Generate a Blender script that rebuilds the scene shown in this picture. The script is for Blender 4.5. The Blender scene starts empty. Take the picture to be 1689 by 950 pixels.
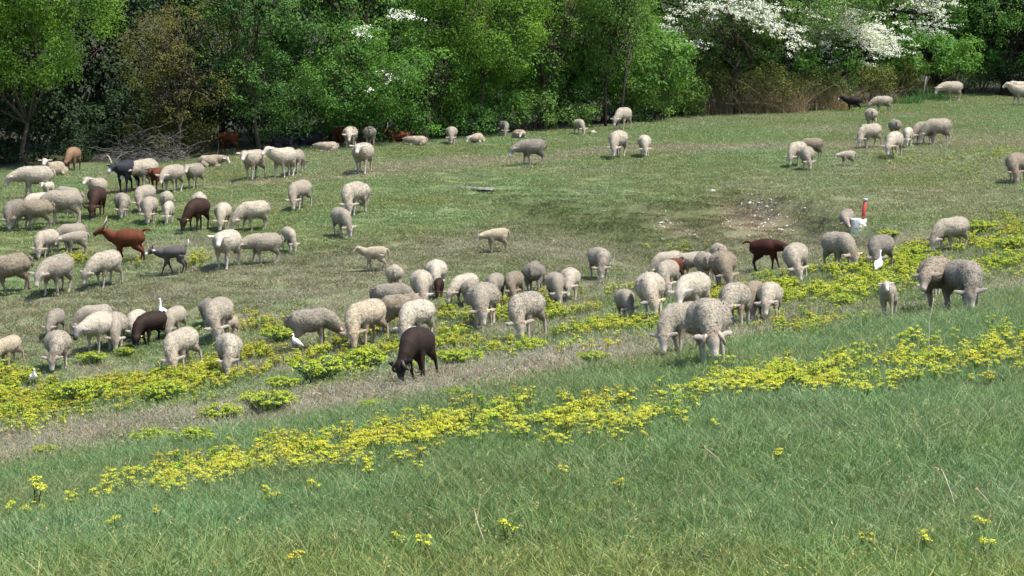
import bpy, math, random
import numpy as np
from mathutils import Vector, Matrix, noise

R = math.radians
scene = bpy.context.scene
col_main = scene.collection

# ------------------------------------------------------------------ camera, sky, sun, exposure
FPX, UC, VC = 4000.0, 844.5, 475.0          # focal length in photograph pixels, principal point
PITCH = math.atan(494.0 / FPX)
cam_data = bpy.data.cameras.new('camera')
cam_data.sensor_width = 36.0
cam_data.lens = 36.0 * FPX / 1689.0
cam_data.clip_start = 0.5
cam_data.clip_end = 6000.0
cam = bpy.data.objects.new('camera', cam_data)
cam.rotation_euler = (math.pi / 2 - PITCH, 0, 0)
col_main.objects.link(cam)
scene.camera = cam

SUN_EL, SUN_AZ = R(65), R(108)              # azimuth clockwise from +Y (the view direction)
sun_dir = Vector((math.sin(SUN_AZ) * math.cos(SUN_EL), math.cos(SUN_AZ) * math.cos(SUN_EL), math.sin(SUN_EL)))
world = bpy.data.worlds.new('World'); scene.world = world; world.use_nodes = True
wn = world.node_tree.nodes; wl = world.node_tree.links
sky = wn.new('ShaderNodeTexSky'); sky.sky_type = 'NISHITA'; sky.sun_disc = False
sky.sun_elevation = SUN_EL; sky.sun_rotation = SUN_AZ; sky.air_density = 1.0; sky.dust_density = 1.5
bg = wn['Background']; bg.inputs['Strength'].default_value = 0.125
wl.new(sky.outputs['Color'], bg.inputs['Color'])
sd = bpy.data.lights.new('sun', 'SUN'); sd.energy = 4.4; sd.angle = R(0.53); sd.color = (1.0, 0.95, 0.86)
sun = bpy.data.objects.new('sun', sd); sun.rotation_euler = (-sun_dir).to_track_quat('-Z', 'Y').to_euler()
sun.location = (30, -20, 60); col_main.objects.link(sun)
scene.view_settings.view_transform = 'Standard'; scene.view_settings.look = 'None'
scene.view_settings.exposure = 1.0; scene.view_settings.gamma = 1.0; scene.view_settings.use_curve_mapping = False

cy = scene.cycles
cy.max_bounces = 5; cy.diffuse_bounces = 2; cy.glossy_bounces = 1; cy.transmission_bounces = 2; cy.transparent_max_bounces = 4

# ------------------------------------------------------------------ small helpers
def tag(o, label=None, cat=None, group=None, kind=None):
    if label: o['label'] = label
    if cat: o['category'] = cat
    if group: o['group'] = group
    if kind: o['kind'] = kind
    return o

def mesh_arrays(name, V, F, attrs=None, smooth=False):
    """V (n,3), F (m,k) with one polygon size k, or a list of such arrays"""
    V = np.asarray(V, np.float32)
    Fs = F if isinstance(F, list) else [F]
    Fs = [np.asarray(f, np.int32) for f in Fs if len(f)]
    me = bpy.data.meshes.new(name)
    me.vertices.add(len(V)); me.vertices.foreach_set('co', V.ravel())
    nl = sum(f.size for f in Fs); npol = sum(len(f) for f in Fs)
    me.loops.add(nl); me.polygons.add(npol)
    if Fs:
        me.loops.foreach_set('vertex_index', np.concatenate([f.ravel() for f in Fs]))
        tot = np.concatenate([np.full(len(f), f.shape[1], np.int32) for f in Fs])
        st = np.concatenate([[0], np.cumsum(tot)[:-1]]).astype(np.int32)
        me.polygons.foreach_set('loop_start', st)
    me.update(calc_edges=True)
    me.validate()
    if smooth and npol: me.polygons.foreach_set('use_smooth', np.ones(npol, bool))
    for k, a in (attrs or {}).items():
        a = np.asarray(a, np.float32)
        if a.ndim == 1:
            at = me.attributes.new(k, 'FLOAT', 'POINT'); at.data.foreach_set('value', a)
        else:
            at = me.attributes.new(k, 'FLOAT_COLOR', 'POINT')
            a4 = np.ones((len(a), 4), np.float32); a4[:, :a.shape[1]] = a
            at.data.foreach_set('color', a4.ravel())
    return me

STUFF_PARTS = {'crown', 'foliage', 'blossom', 'flower_heads', 'stems', 'dry_stalks', 'blades', 'seed_head', 'dead_branches', 'fleece'}
def obj(name, me, mat=None, parent=None, link_obj=False):
    o = bpy.data.objects.new(name, me)
    if mat is not None:
        if link_obj:
            if not me.materials: me.materials.append(None)
            o.material_slots[0].link = 'OBJECT'; o.material_slots[0].material = mat
        elif not me.materials: me.materials.append(mat)
    o.parent = parent
    if parent is not None and name in STUFF_PARTS: o['kind'] = 'stuff'
    col_main.objects.link(o)
    return o

def empty(name, loc, rot=(0, 0, 0), scale=1.0):
    o = bpy.data.objects.new(name, None); o.location = loc; o.rotation_euler = rot
    o.scale = (scale,) * 3; o.empty_display_size = 0.2
    col_main.objects.link(o); return o

def _hash(ix, iy, seed):
    h = (ix.astype(np.int64) * 374761393 + iy.astype(np.int64) * 668265263 + seed * 974711) & 0x7fffffff
    h = ((h ^ (h >> 13)) * 1274126177) & 0x7fffffff
    return ((h ^ (h >> 16)) & 0xffff) / 65535.0

def vnoise(x, y, seed=0):
    x = np.asarray(x, float); y = np.asarray(y, float)
    ix = np.floor(x); iy = np.floor(y); fx = x - ix; fy = y - iy
    fx = fx * fx * (3 - 2 * fx); fy = fy * fy * (3 - 2 * fy)
    ix = ix.astype(np.int64); iy = iy.astype(np.int64)
    a = _hash(ix, iy, seed); b = _hash(ix + 1, iy, seed); c = _hash(ix, iy + 1, seed); d = _hash(ix + 1, iy + 1, seed)
    return (a * (1 - fx) + b * fx) * (1 - fy) + (c * (1 - fx) + d * fx) * fy

def fbm(x, y, seed=0, octv=4):
    s = 0; amp = 0.5; t = 0
    for i in range(octv):
        s = s + amp * vnoise(x * 2 ** i, y * 2 ** i, seed + i * 17); t += amp; amp *= 0.5
    return s / t

def sstep(a, b, x): 
    t = np.clip((x - a) / (b - a), 0, 1); return t * t * (3 - 2 * t)

# ------------------------------------------------------------------ materials
def newmat(name):
    m = bpy.data.materials.new(name); m.use_nodes = True
    nt = m.node_tree; nt.nodes.clear()
    out = nt.nodes.new('ShaderNodeOutputMaterial')
    return m, nt, out
def N(nt, t, **kw):
    n = nt.nodes.new(t)
    for k, v in kw.items():
        if k in n.inputs: n.inputs[k].default_value = v
        else: setattr(n, k, v)
    return n
def mixc(nt, fac, a, b, blend='MIX'):
    m = nt.nodes.new('ShaderNodeMix'); m.data_type = 'RGBA'; m.blend_type = blend
    for s, v in ((m.inputs[0], fac), (m.inputs[6], a), (m.inputs[7], b)):
        if hasattr(v, 'links'): nt.links.new(v, s)
        elif isinstance(v, (int, float)): s.default_value = v
        else: s.default_value = (*v, 1) if len(v) == 3 else v
    return m.outputs[2]
def mapr(nt, x, a, b, c, d):
    m = nt.nodes.new('ShaderNodeMapRange'); nt.links.new(x, m.inputs[0])
    for i, v in enumerate((a, b, c, d)): m.inputs[i + 1].default_value = v
    return m.outputs[0]
def leafy(nt, out, color, trans=0.35, tint=(1.15, 1.2, 0.55), rough=0.7, spec=0.25):
    p = N(nt, 'ShaderNodeBsdfPrincipled', Roughness=rough)
    p.inputs['Specular IOR Level'].default_value = spec
    nt.links.new(color, p.inputs['Base Color'])
    t = N(nt, 'ShaderNodeBsdfTranslucent')
    nt.links.new(mixc(nt, 1.0, color, tint, 'MULTIPLY'), t.inputs['Color'])
    ms = N(nt, 'ShaderNodeMixShader', Fac=trans)
    nt.links.new(p.outputs[0], ms.inputs[1]); nt.links.new(t.outputs[0], ms.inputs[2]); nt.links.new(ms.outputs[0], out.inputs['Surface'])

def mat_leaf(name, ca, cb, trans=0.35):
    m, nt, out = newmat(name)
    a = N(nt, 'ShaderNodeAttribute', attribute_name='tone')
    c = mixc(nt, a.outputs['Fac'], ca, cb)
    leafy(nt, out, c, trans)
    return m
def mat_plain(name, c, rough=0.8, var=0.25, scale=8.0, bump=0.0, c2=None, spec=0.3):
    m, nt, out = newmat(name)
    tc = N(nt, 'ShaderNodeTexCoord'); no = N(nt, 'ShaderNodeTexNoise', Scale=scale, Detail=6.0)
    nt.links.new(tc.outputs['Object'], no.inputs['Vector'])
    lo = tuple(v * (1 - var) for v in c); hi = c2 or tuple(min(1, v * (1 + var)) for v in c)
    f = mapr(nt, no.outputs[0], 0.3, 0.7, 0, 1)
    p = N(nt, 'ShaderNodeBsdfPrincipled', Roughness=rough); p.inputs['Specular IOR Level'].default_value = spec
    nt.links.new(mixc(nt, f, lo, hi), p.inputs['Base Color'])
    if bump:
        b = N(nt, 'ShaderNodeBump', Strength=bump, Distance=0.02)
        nt.links.new(no.outputs[0], b.inputs['Height']); nt.links.new(b.outputs[0], p.inputs['Normal'])
    nt.links.new(p.outputs[0], out.inputs['Surface'])
    return m
def mat_inst(name, trans=0.3):
    m, nt, out = newmat(name)
    a = N(nt, 'ShaderNodeAttribute', attribute_name='col', attribute_type='INSTANCER')
    t = N(nt, 'ShaderNodeAttribute', attribute_name='tone')
    c = mixc(nt, 1.0, a.outputs['Color'], t.outputs['Color'], 'MULTIPLY')
    leafy(nt, out, c, trans, tint=(1.1, 1.15, 0.7))
    return m
# ------------------------------------------------------------------ terrain
# control points: photograph pixel and height of the camera above the ground seen there
CTRL = [(-300,285,5.5),(0,287,5.4),(300,272,5.2),(520,250,5.0),(800,225,4.9),(1150,190,4.7),(1400,183,4.6),(1689,170,4.5),(2000,165,4.5),
 (0,330,5.35),(300,330,5.3),(600,320,5.1),(900,285,4.95),(1250,260,4.6),(1600,260,4.5),
 (0,440,5.8),(300,430,5.7),(600,400,5.6),(900,380,5.5),(1180,340,5.2),(1450,330,4.9),(1689,310,4.6),
 (-200,600,7.0),(0,600,6.9),(250,580,6.7),(500,560,6.4),(750,520,6.1),(1000,480,5.9),(1250,445,5.6),(1600,410,5.3),
 (0,700,6.4),(300,680,5.8),(700,640,5.0),(1000,590,4.65),(1185,608,4.15),(1400,530,4.7),(1600,518,4.55),(1689,480,4.7),
 (0,830,5.0),(500,780,4.4),(1000,700,4.1),(1500,600,4.05),(0,950,3.7),(500,950,3.3),(1000,950,3.0),(1689,950,2.7),(1689,700,3.55),
 (800,1150,2.5),(0,1150,2.9),(1689,1150,2.3)]

def pix_ray(u, v):
    """pixel -> (a = X/Y, m = -Z/Y) of the viewing ray"""
    cx = (np.asarray(u, float) - UC) / FPX; cy = -(np.asarray(v, float) - VC) / FPX
    Y = math.cos(PITCH) + math.sin(PITCH) * cy; Z = -math.sin(PITCH) + math.cos(PITCH) * cy
    return cx / Y, -Z / Y
def to_pix(x, y, z):
    fwd = y * math.cos(PITCH) - z * math.sin(PITCH); up = y * math.sin(PITCH) + z * math.cos(PITCH)
    return UC + FPX * x / fwd, VC - FPX * up / fwd

def _feat(a, l): return np.stack([a * 5.0, l], -1)
_c = np.array(CTRL, float)
_ca, _cm = pix_ray(_c[:, 0], _c[:, 1]); _ch = _c[:, 2]; _cl = np.log(_ch / _cm)
_P = _feat(_ca, _cl)
def _phi(r2): return 0.5 * r2 * np.log(r2 + 1e-9)
_n = len(_P); _A = np.zeros((_n + 3, _n + 3))
_A[:_n, :_n] = _phi(((_P[:, None] - _P[None]) ** 2).sum(-1)) + 0.02 * np.eye(_n)
_A[:_n, _n] = 1; _A[:_n, _n + 1:] = _P; _A[_n, :_n] = 1; _A[_n + 1:, :_n] = _P.T
_w = np.linalg.solve(_A, np.concatenate([_ch, [0, 0, 0]]))
def h_smooth(a, l):
    a = np.clip(a, -0.32, 0.32); l = np.clip(l, math.log(8.0), math.log(102.0))
    q = _feat(a, l); sh = q.shape[:-1]; q = q.reshape(-1, 2); out = np.empty(len(q))
    for i in range(0, len(q), 40000):
        k = q[i:i + 40000]
        out[i:i + 40000] = _phi(((k[:, None] - _P[None]) ** 2).sum(-1)) @ _w[:_n] + _w[_n] + k @ _w[_n + 1:]
    return out.reshape(sh)

def _seg_dist(x, y, pts):
    d = np.full(np.shape(x), 1e9)
    for (x0, y0), (x1, y1) in zip(pts[:-1], pts[1:]):
        dx, dy = x1 - x0, y1 - y0; t = np.clip(((x - x0) * dx + (y - y0) * dy) / (dx * dx + dy * dy), 0, 1)
        d = np.minimum(d, np.hypot(x - x0 - t * dx, y - y0 - t * dy))
    return d
def _pix_plain(u, v):
    a, m = pix_ray(u, v); l = np.linspace(math.log(8), math.log(102), 600)
    f = m * np.exp(l) - h_smooth(np.full(600, float(a)), l); i = int(np.argmax(f > 0)); Y = math.exp(l[i]); return (float(a) * Y, Y)
GULLY = [_pix_plain(*p) for p in ((860, 318), (1000, 330), (1090, 352), (1150, 392), (1175, 420))]
SCAR = _pix_plain(1235, 372)
SCARP = np.array([_pix_plain(*p) for p in ((740, 300), (820, 304), (900, 311), (1000, 320), (1060, 324), (1130, 317), (1200, 312), (1300, 320), (1380, 334))])
def scarp_d(x, y):
    """distance in front of the broken terrace edge, and how strongly it shows there"""
    d = np.interp(x, SCARP[:, 0], SCARP[:, 1]) - y
    return d, sstep(SCARP[0, 0], SCARP[2, 0], x) * (1 - sstep(SCARP[-2, 0], SCARP[-1, 0] + .6, x))
def ground_z(x, y):
    x = np.asarray(x, float); y = np.asarray(y, float)
    ys = np.maximum(y, 3.0)
    z = -h_smooth(x / ys, np.log(ys))
    z = z - 0.6 * np.exp(-(_seg_dist(x, y, GULLY) / 1.3) ** 2)                   # washed-out hollow
    z = z - 0.55 * np.exp(-((x - SCAR[0]) / 2.6) ** 2 - ((y - SCAR[1]) / 2.2) ** 2)     # bare stony scar below the terrace
    d, w = scarp_d(x, y); z = z - 0.55 * w * sstep(0, 1.5, d) * (1 - sstep(4, 11, d))
    near = np.clip(1 - (y - 100) / 15, 0, 1)
    z = z + near * (0.16 * (fbm(x * 0.35, y * 0.22, 5, 3) - 0.5) + 0.03 * (fbm(x * 1.6, y * 1.1, 9, 3) - 0.5))
    return z

# pixel -> ground lookup table
_tu = np.linspace(-500, 2190, 150); _tv = np.linspace(150, 1200, 320); _tl = np.linspace(math.log(7.0), math.log(112), 500)
_ta, _ = pix_ray(_tu, 500.0); _, _tm = pix_ray(844.0, _tv)
_X = np.exp(_tl)[None, :] * _ta[:, None]; _Yg = np.exp(_tl)[None, :] * np.ones_like(_ta)[:, None]
_G = -ground_z(_X, _Yg)                                    # (nu, nl)
_T = np.zeros((len(_tu), len(_tv)))
for i in range(len(_tu)):
    rat = np.maximum.accumulate((-_G[i] / np.exp(_tl)))    # -m seen, rising with distance
    _T[i] = np.interp(-_tm, rat, _tl)
def pix_ground(u, v):
    """photograph pixel(s) -> world x, y, z on the ground"""
    u = np.asarray(u, float); v = np.asarray(v, float)
    fu = np.clip((u - _tu[0]) / (_tu[1] - _tu[0]), 0, len(_tu) - 1.001); fv = np.clip((v - _tv[0]) / (_tv[1] - _tv[0]), 0, len(_tv) - 1.001)
    iu = fu.astype(int); iv = fv.astype(int); fu = fu - iu; fv = fv - iv
    l = (_T[iu, iv] * (1 - fu) + _T[iu + 1, iv] * fu) * (1 - fv) + (_T[iu, iv + 1] * (1 - fu) + _T[iu + 1, iv + 1] * fu) * fv
    Y = np.exp(l); a, _ = pix_ray(u, v)
    return a * Y, Y, ground_z(a * Y, Y)
def G1(u, v):
    x, y, z = pix_ground(np.array([u]), np.array([v])); return Vector((float(x[0]), float(y[0]), float(z[0])))
def gz(x, y): return float(ground_z(np.array([x]), np.array([y]))[0])
def gnormal(x, y, e=0.3):
    return Vector((gz(x - e, y) - gz(x + e, y), gz(x, y - e) - gz(x, y + e), 2 * e)).normalized()
def at_depth(u, v, Y):
    a, m = pix_ray(u, v); return Vector((float(a) * Y, Y, -float(m) * Y))

# ------------------------------------------------------------------ vegetation zones (where things grow on the land, in map form)
def band(u, v, pts, ):
    p = np.array(pts, float); c = np.interp(u, p[:, 0], p[:, 1]); h = np.interp(u, p[:, 0], p[:, 2])
    return np.clip(1 - np.abs(v - c) / h, 0, 1)
DRY_LOW = [(-500,770,70),(0,738,55),(200,712,46),(400,683,40),(600,655,36),(760,632,34),(900,606,34),(1080,578,28),(1200,560,14),(1300,545,8),(2200,545,1)]
DRY_TRACK = [(-500,360,1),(560,292,5),(650,275,16),(760,268,17),(880,264,13),(1000,247,12),(1200,242,10),(1400,240,9),(1689,232,8),(2200,230,8)]
DRY_BANK = [(-500,520,50),(0,505,48),(300,480,55),(600,430,40),(800,400,35),(1000,400,40),(1250,430,45),(1350,420,20),(2200,400,8)]
BANK = [(-500,560,70),(0,530,62),(200,505,62),(400,475,66),(560,440,56),(700,420,46),(850,405,60),(1000,395,66),(1100,385,62),(1250,385,58),(1350,400,36),(1450,400,16),(1600,380,2),(2200,380,1)]
FL_NEAR = [(-500,905,16),(0,850,16),(150,808,22),(290,792,26),(420,770,28),(560,748,32),(700,720,36),(850,702,38),(950,700,34),(1100,680,38),(1200,648,44),(1330,624,42),(1450,618,42),(1560,598,46),(1689,572,46),(2200,500,46)]
FL_MID = [(-500,680,54),(0,650,54),(150,640,48),(300,622,48),(420,606,50),(560,590,50),(700,560,50),(820,545,58),(950,530,66),(1080,520,50),(1200,505,30),(1300,478,40),(1420,462,48),(1550,430,52),(1689,415,56),(2200,360,60)]
def zones(u, v, x, y):
    """weights: long green grass, dry, soil"""
    n1 = fbm(x * 0.30, y * 0.30, 21, 4); n2 = fbm(x * 1.3, y * 0.9, 33, 3); n3 = fbm(x * 0.12, y * 0.07, 40, 3)
    nearline = np.interp(u, [-500, 0, 300, 600, 800, 1000, 1100, 1200, 1350, 1500, 1689, 2200], [830, 775, 725, 682, 652, 618, 598, 580, 545, 525, 490, 440])
    near = sstep(-26, 26, v - nearline + (n2 - .5) * 50)
    dry = sstep(0.05, 0.75, band(u, v, DRY_LOW) + (n2 - .5) * .7) * 0.95
    dry = np.maximum(dry, sstep(0.1, 0.7, band(u, v, DRY_TRACK) + (n2 - .5) * .6) * 0.75)
    dry = np.maximum(dry, sstep(0.2, 1.0, band(u, v, DRY_BANK) + (n1 - .5) * 1.1) * 0.30)
    field = sstep(0.40, 0.66, n1 * .6 + n2 * .2 + n3 * .2) * 0.45
    dry = np.maximum(dry * (1 - 0.85 * near), field * (1 - 0.72 * near))
    soil = 0.95 * np.exp(-(((u - 1250) / 75) ** 2 + ((v - 358) / 30) ** 2)) + 0.8 * np.exp(-(((u - 1115 - (v - 372) * 1.6) / 26) ** 2 + ((v - 374) / 24) ** 2))
    soil = np.clip(soil * (0.5 + n2), 0, 1)
    return near, np.clip(dry, 0, 1), soil
C_NEAR = np.array((0.130, 0.212, 0.078)); C_FIELD = np.array((0.158, 0.222, 0.088)); C_DRY = np.array((0.262, 0.245, 0.176)); C_SOIL = np.array((0.22, 0.175, 0.125))
def veg_color(u, v, x, y, ground=False):
    near, dry, soil = zones(u, v, x, y)
    c = C_FIELD * (1 - near[..., None]) + C_NEAR * near[..., None]
    g = fbm(x * 0.5 + 7, y * 0.4, 61, 3)[..., None]
    c = c * (0.86 + 0.28 * g) * np.concatenate([0.9 + .25 * (1 - g), np.ones_like(g), 0.9 + .3 * g], -1)
    warm = sstep(860, 960, v)[..., None] * near[..., None]     # drier, yellower grass at the bottom of the near slope
    c = c * (1 - warm) + c * np.array((1.22, 1.08, 0.95)) * warm
    bank = (sstep(.05, .55, band(u, v, BANK) + (fbm(x * .9, y * .7, 83, 3) - .5) * .5) * .78 * (1 - near))[..., None]   # sparse, browner sward on the steep bank
    c = c * (1 - bank) + np.array((0.150, 0.166, 0.092)) * (.8 + .4 * g) * bank
    sd_, sw_ = scarp_d(x, y)
    hollow_shade = (np.maximum(np.exp(-(_seg_dist(x, y, GULLY) / 1.3) ** 2) * .7, sw_ * sstep(-.3, .3, sd_) * (1 - sstep(1.2, 3.2, sd_)) * .8))[..., None]        # darker green growth, painted to shade the hollow and the terrace edge
    c = c * (1 - hollow_shade) + np.array((0.108, 0.142, 0.054)) * hollow_shade
    c = c * (1 - dry[..., None] * (1 - hollow_shade * .6)) + C_DRY * dry[..., None] * (1 - hollow_shade * .6)
    c = c * (1 - soil[..., None]) + C_SOIL * soil[..., None]
    return c, near, dry, soil

def build_ground():
    ai = np.linspace(-0.30, 0.30, 250); ao = np.array([0.32, 0.36, 0.42, 0.5, 0.62, 0.8, 1.1, 1.6, 2.5])
    A = np.concatenate([-ao[::-1], ai, ao])
    L = np.concatenate([np.linspace(math.log(2.5), math.log(9), 14)[:-1], np.linspace(math.log(9), math.log(112), 400), np.linspace(math.log(125), math.log(2600), 16)])
    aa, ll = np.meshgrid(A, L, indexing='ij'); Y = np.exp(ll); X = aa * Y
    Z = ground_z(X, Y)
    u, v = to_pix(X, Y, Z)
    c, near, dry, soil = veg_color(u, v, X, Y)
    lit = (0.55 + 0.3 * fbm(X * 3, Y * 3, 71, 3))[..., None]
    litter = np.array((0.150, 0.148, 0.078))
    c = (c * 0.65 + litter * 0.35) * .84                       # thatch and bare earth between the tufts
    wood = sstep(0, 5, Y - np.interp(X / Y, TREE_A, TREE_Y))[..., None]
    c = c * (1 - wood) + np.array((0.030, 0.032, 0.018)) * wood   # leaf litter under the trees, darkened to stand in for the wood's shade
    V = np.stack([X, Y, Z], -1).reshape(-1, 3)
    na, nlr = aa.shape; idx = np.arange(na * nlr).reshape(na, nlr)
    F = np.stack([idx[:-1, :-1], idx[1:, :-1], idx[1:, 1:], idx[:-1, 1:]], -1).reshape(-1, 4)
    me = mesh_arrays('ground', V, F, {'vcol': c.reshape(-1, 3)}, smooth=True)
    m, nt, out = newmat('turf_soil')
    at = N(nt, 'ShaderNodeAttribute', attribute_name='vcol')
    ge = N(nt, 'ShaderNodeNewGeometry')
    n1 = N(nt, 'ShaderNodeTexNoise', Scale=9.0, Detail=8.0, Roughness=0.7); nt.links.new(ge.outputs['Position'], n1.inputs['Vector'])
    n2 = N(nt, 'ShaderNodeTexNoise', Scale=45.0, Detail=4.0); nt.links.new(ge.outputs['Position'], n2.inputs['Vector'])
    f1 = mapr(nt, n1.outputs[0], 0.32, 0.68, 0.76, 1.24); f2 = mapr(nt, n2.outputs[0], 0.3, 0.7, 0.75, 1.25)
    c1 = mixc(nt, 1.0, at.outputs['Color'], f1, 'MULTIPLY'); c2 = mixc(nt, 1.0, c1, f2, 'MULTIPLY')
    p = N(nt, 'ShaderNodeBsdfPrincipled', Roughness=0.95); p.inputs['Specular IOR Level'].default_value = 0.1
    nt.links.new(c2, p.inputs['Base Color'])
    b = N(nt, 'ShaderNodeBump', Strength=0.8, Distance=0.04); nt.links.new(n1.outputs[0], b.inputs['Height']); nt.links.new(b.outputs[0], p.inputs['Normal'])
    nt.links.new(p.outputs[0], out.inputs['Surface'])
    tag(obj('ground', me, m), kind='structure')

# foot of the wood, as seen along the far edge of the pasture
TREE_LINE = [(-500, 296), (0, 284), (150, 276), (300, 266), (420, 258), (520, 248), (700, 236), (860, 222), (1000, 212), (1150, 192), (1300, 189), (1420, 175), (1500, 164), (1560, 158), (1620, 157), (1689, 163), (2200, 172)]
def tree_v(u): return float(np.interp(u, [p[0] for p in TREE_LINE], [p[1] for p in TREE_LINE]))
_tp = [G1(u, v) for u, v in TREE_LINE]
TREE_A = [p.x / p.y for p in _tp]; TREE_Y = [p.y for p in _tp]
build_ground()
# ------------------------------------------------------------------ wood behind the pasture
def tube(pts, rad, n=6, cap=True):
    P = np.asarray(pts, float); k = len(P); rad = np.broadcast_to(np.asarray(rad, float), (k,))
    T = np.gradient(P, axis=0); T /= np.linalg.norm(T, axis=1)[:, None] + 1e-9
    ref = np.array((0.31, 0.17, 0.93)) if abs(T[0, 2]) < 0.8 else np.array((1.0, 0.2, 0.1))
    A = np.cross(T, ref); A /= np.linalg.norm(A, axis=1)[:, None] + 1e-9; B = np.cross(T, A)
    th = np.arange(n) * 2 * math.pi / n
    V = (P[:, None] + rad[:, None, None] * (np.cos(th)[None, :, None] * A[:, None] + np.sin(th)[None, :, None] * B[:, None])).reshape(-1, 3)
    i = np.arange(k - 1)[:, None] * n; j = np.arange(n)[None]; j2 = (j + 1) % n
    F = np.stack([i + j, i + j2, i + n + j2, i + n + j], -1).reshape(-1, 4)
    if cap:
        V = np.concatenate([V, P[:1], P[-1:]]); c0 = len(V) - 2
        j = np.arange(n); j2 = (j + 1) % n
        F = np.concatenate([F, np.stack([np.full(n, c0), j2, j, j], -1)[:0]])
        T3 = np.concatenate([np.stack([np.full(n, c0), j2, j], -1), np.stack([np.full(n, c0 + 1), (k - 1) * n + j, (k - 1) * n + j2], -1)])
        return V, [F, T3]
    return V, [F]
def merge(parts):
    Vs = []; Q = []; T = []; o = 0
    for V, Fs in parts:
        for f in (Fs if isinstance(Fs, list) else [Fs]):
            if len(f): (Q if f.shape[1] == 4 else T).append(f + o)
        Vs.append(V); o += len(V)
    F = []
    if Q: F.append(np.concatenate(Q))
    if T: F.append(np.concatenate(T))
    return np.concatenate(Vs), F
def bent(rng, a, b, k=5, wob=0.12):
    a = np.asarray(a, float); b = np.asarray(b, float); t = np.linspace(0, 1, k)[:, None]
    L = np.linalg.norm(b - a); off = rng.normal(0, wob * L, (k, 3)) * np.sin(t * math.pi)
    return a + (b - a) * t + off

def leaf_quads(rng, P, Nrm, size, aspect=0.55, droop=0.25, tone=None):
    """one diamond leaf, slightly folded, for every point"""
    n = len(P); Nrm = Nrm / (np.linalg.norm(Nrm, axis=1)[:, None] + 1e-9)
    r = rng.normal(0, 1, (n, 3)); r[:, 2] -= droop * 2
    T = r - (r * Nrm).sum(1)[:, None] * Nrm; T /= np.linalg.norm(T, axis=1)[:, None] + 1e-9
    B = np.cross(Nrm, T); s = size * rng.uniform(0.65, 1.3, n)[:, None]
    tip = P + T * s; m = P + T * s * 0.45 - Nrm * s * 0.06
    V = np.stack([P, m + B * s * aspect * 0.5, tip - Nrm * s * 0.12, m - B * s * aspect * 0.5], 1).reshape(-1, 3)
    F = np.arange(4 * n).reshape(n, 4)
    return V, F, np.repeat(tone if tone is not None else rng.uniform(0, 1, n), 4)

def crown_leaves(rng, lobes, clump_r, dens, per, size, flat=0.6, droop=0.3, updir=0.5, shell=(0.7, 1.06), aspect=0.55, bottom=-0.75):
    P = []; Nn = []; Tn = []
    for li, (c, r) in enumerate(lobes):
        c = np.asarray(c, float); r = np.asarray(r, float)
        area = 4 * math.pi * ((r[0] * r[1]) ** 1.6 / 3 + (r[0] * r[2]) ** 1.6 / 3 + (r[1] * r[2]) ** 1.6 / 3) ** (1 / 1.6)
        k = max(4, int(area * dens))
        d = rng.normal(0, 1, (k * 2, 3)); d /= np.linalg.norm(d, axis=1)[:, None]; d = d[d[:, 2] > bottom][:k]
        pos = c + d * r * rng.uniform(shell[0], shell[1], (len(d), 1))
        keep = np.ones(len(d), bool)
        for lj, (c2, r2) in enumerate(lobes):
            if lj != li: keep &= (((pos - c2) / (np.asarray(r2) * 0.62)) ** 2).sum(1) > 1
        pos = pos[keep]; d = d[keep]
        lt = rng.uniform(-.18, .18)
        ct = np.clip(rng.normal(0.5 + lt, 0.2, len(pos)), 0, 1); cr = clump_r * rng.uniform(0.6, 1.35, len(pos))
        od = rng.normal(0, 1, (len(pos), per, 3)); od /= np.linalg.norm(od, axis=2)[..., None]      # leaves sit on the outside of each puff
        od[..., 2] = np.where(od[..., 2] < -.5, -od[..., 2], od[..., 2])
        off = od * rng.uniform(.45, 1.1, (len(pos), per, 1)) ** .6 * np.array((1, 1, flat + .1)) * cr[:, None, None]
        off[..., 2] -= droop * (off[..., :2] ** 2).sum(-1) / cr[:, None]
        p = pos[:, None] + off
        nn = d[:, None] * 0.30 + od * .75 + rng.normal(0, 0.34, (len(pos), per, 3)); nn[..., 2] += updir * .7
        P.append(p.reshape(-1, 3)); Nn.append(nn.reshape(-1, 3)); Tn.append((ct[:, None] + rng.normal(0, .12, (len(pos), per))).ravel())
    return leaf_quads(rng, np.concatenate(P), np.concatenate(Nn), size, aspect, droop, np.clip(np.concatenate(Tn), 0, 1))

BARK = mat_plain('bark', (0.055, 0.043, 0.032), 0.9, 0.5, 12, 0.8)
BARK_GREY = mat_plain('dead_twig', (0.13, 0.118, 0.108), 0.9, 0.35, 9, 0.3)
LM = {
 'ash': mat_leaf('leaf_fresh_ash', (0.070, 0.158, 0.024), (0.185, 0.310, 0.042), 0.45),
 'mid': mat_leaf('leaf_mid_green', (0.050, 0.138, 0.026), (0.130, 0.265, 0.045), 0.38),
 'ivy': mat_leaf('leaf_ivy', (0.030, 0.085, 0.020), (0.105, 0.210, 0.040), 0.22),
 'olive': mat_leaf('leaf_olive_thorn', (0.070, 0.074, 0.020), (0.165, 0.160, 0.034), 0.32),
 'willow': mat_leaf('leaf_willow', (0.068, 0.145, 0.032), (0.165, 0.270, 0.056), 0.38),
 'dark': mat_leaf('leaf_shade_dark', (0.009, 0.024, 0.008), (0.028, 0.056, 0.016), 0.2),  # near-black tone puts the understorey's shade into the leaf colour
 'scrub': mat_leaf('leaf_scrub', (0.080, 0.098, 0.024), (0.160, 0.180, 0.044), 0.3),
 'haw': mat_leaf('leaf_hawthorn', (0.055, 0.100, 0.038), (0.120, 0.175, 0.060), 0.3),
 'reed': mat_leaf('leaf_reed', (0.040, 0.120, 0.038), (0.085, 0.210, 0.065), 0.3),
}
BLOSSOM = mat_leaf('may_blossom', (0.62, 0.64, 0.58), (0.82, 0.82, 0.78), 0.25)
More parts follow.
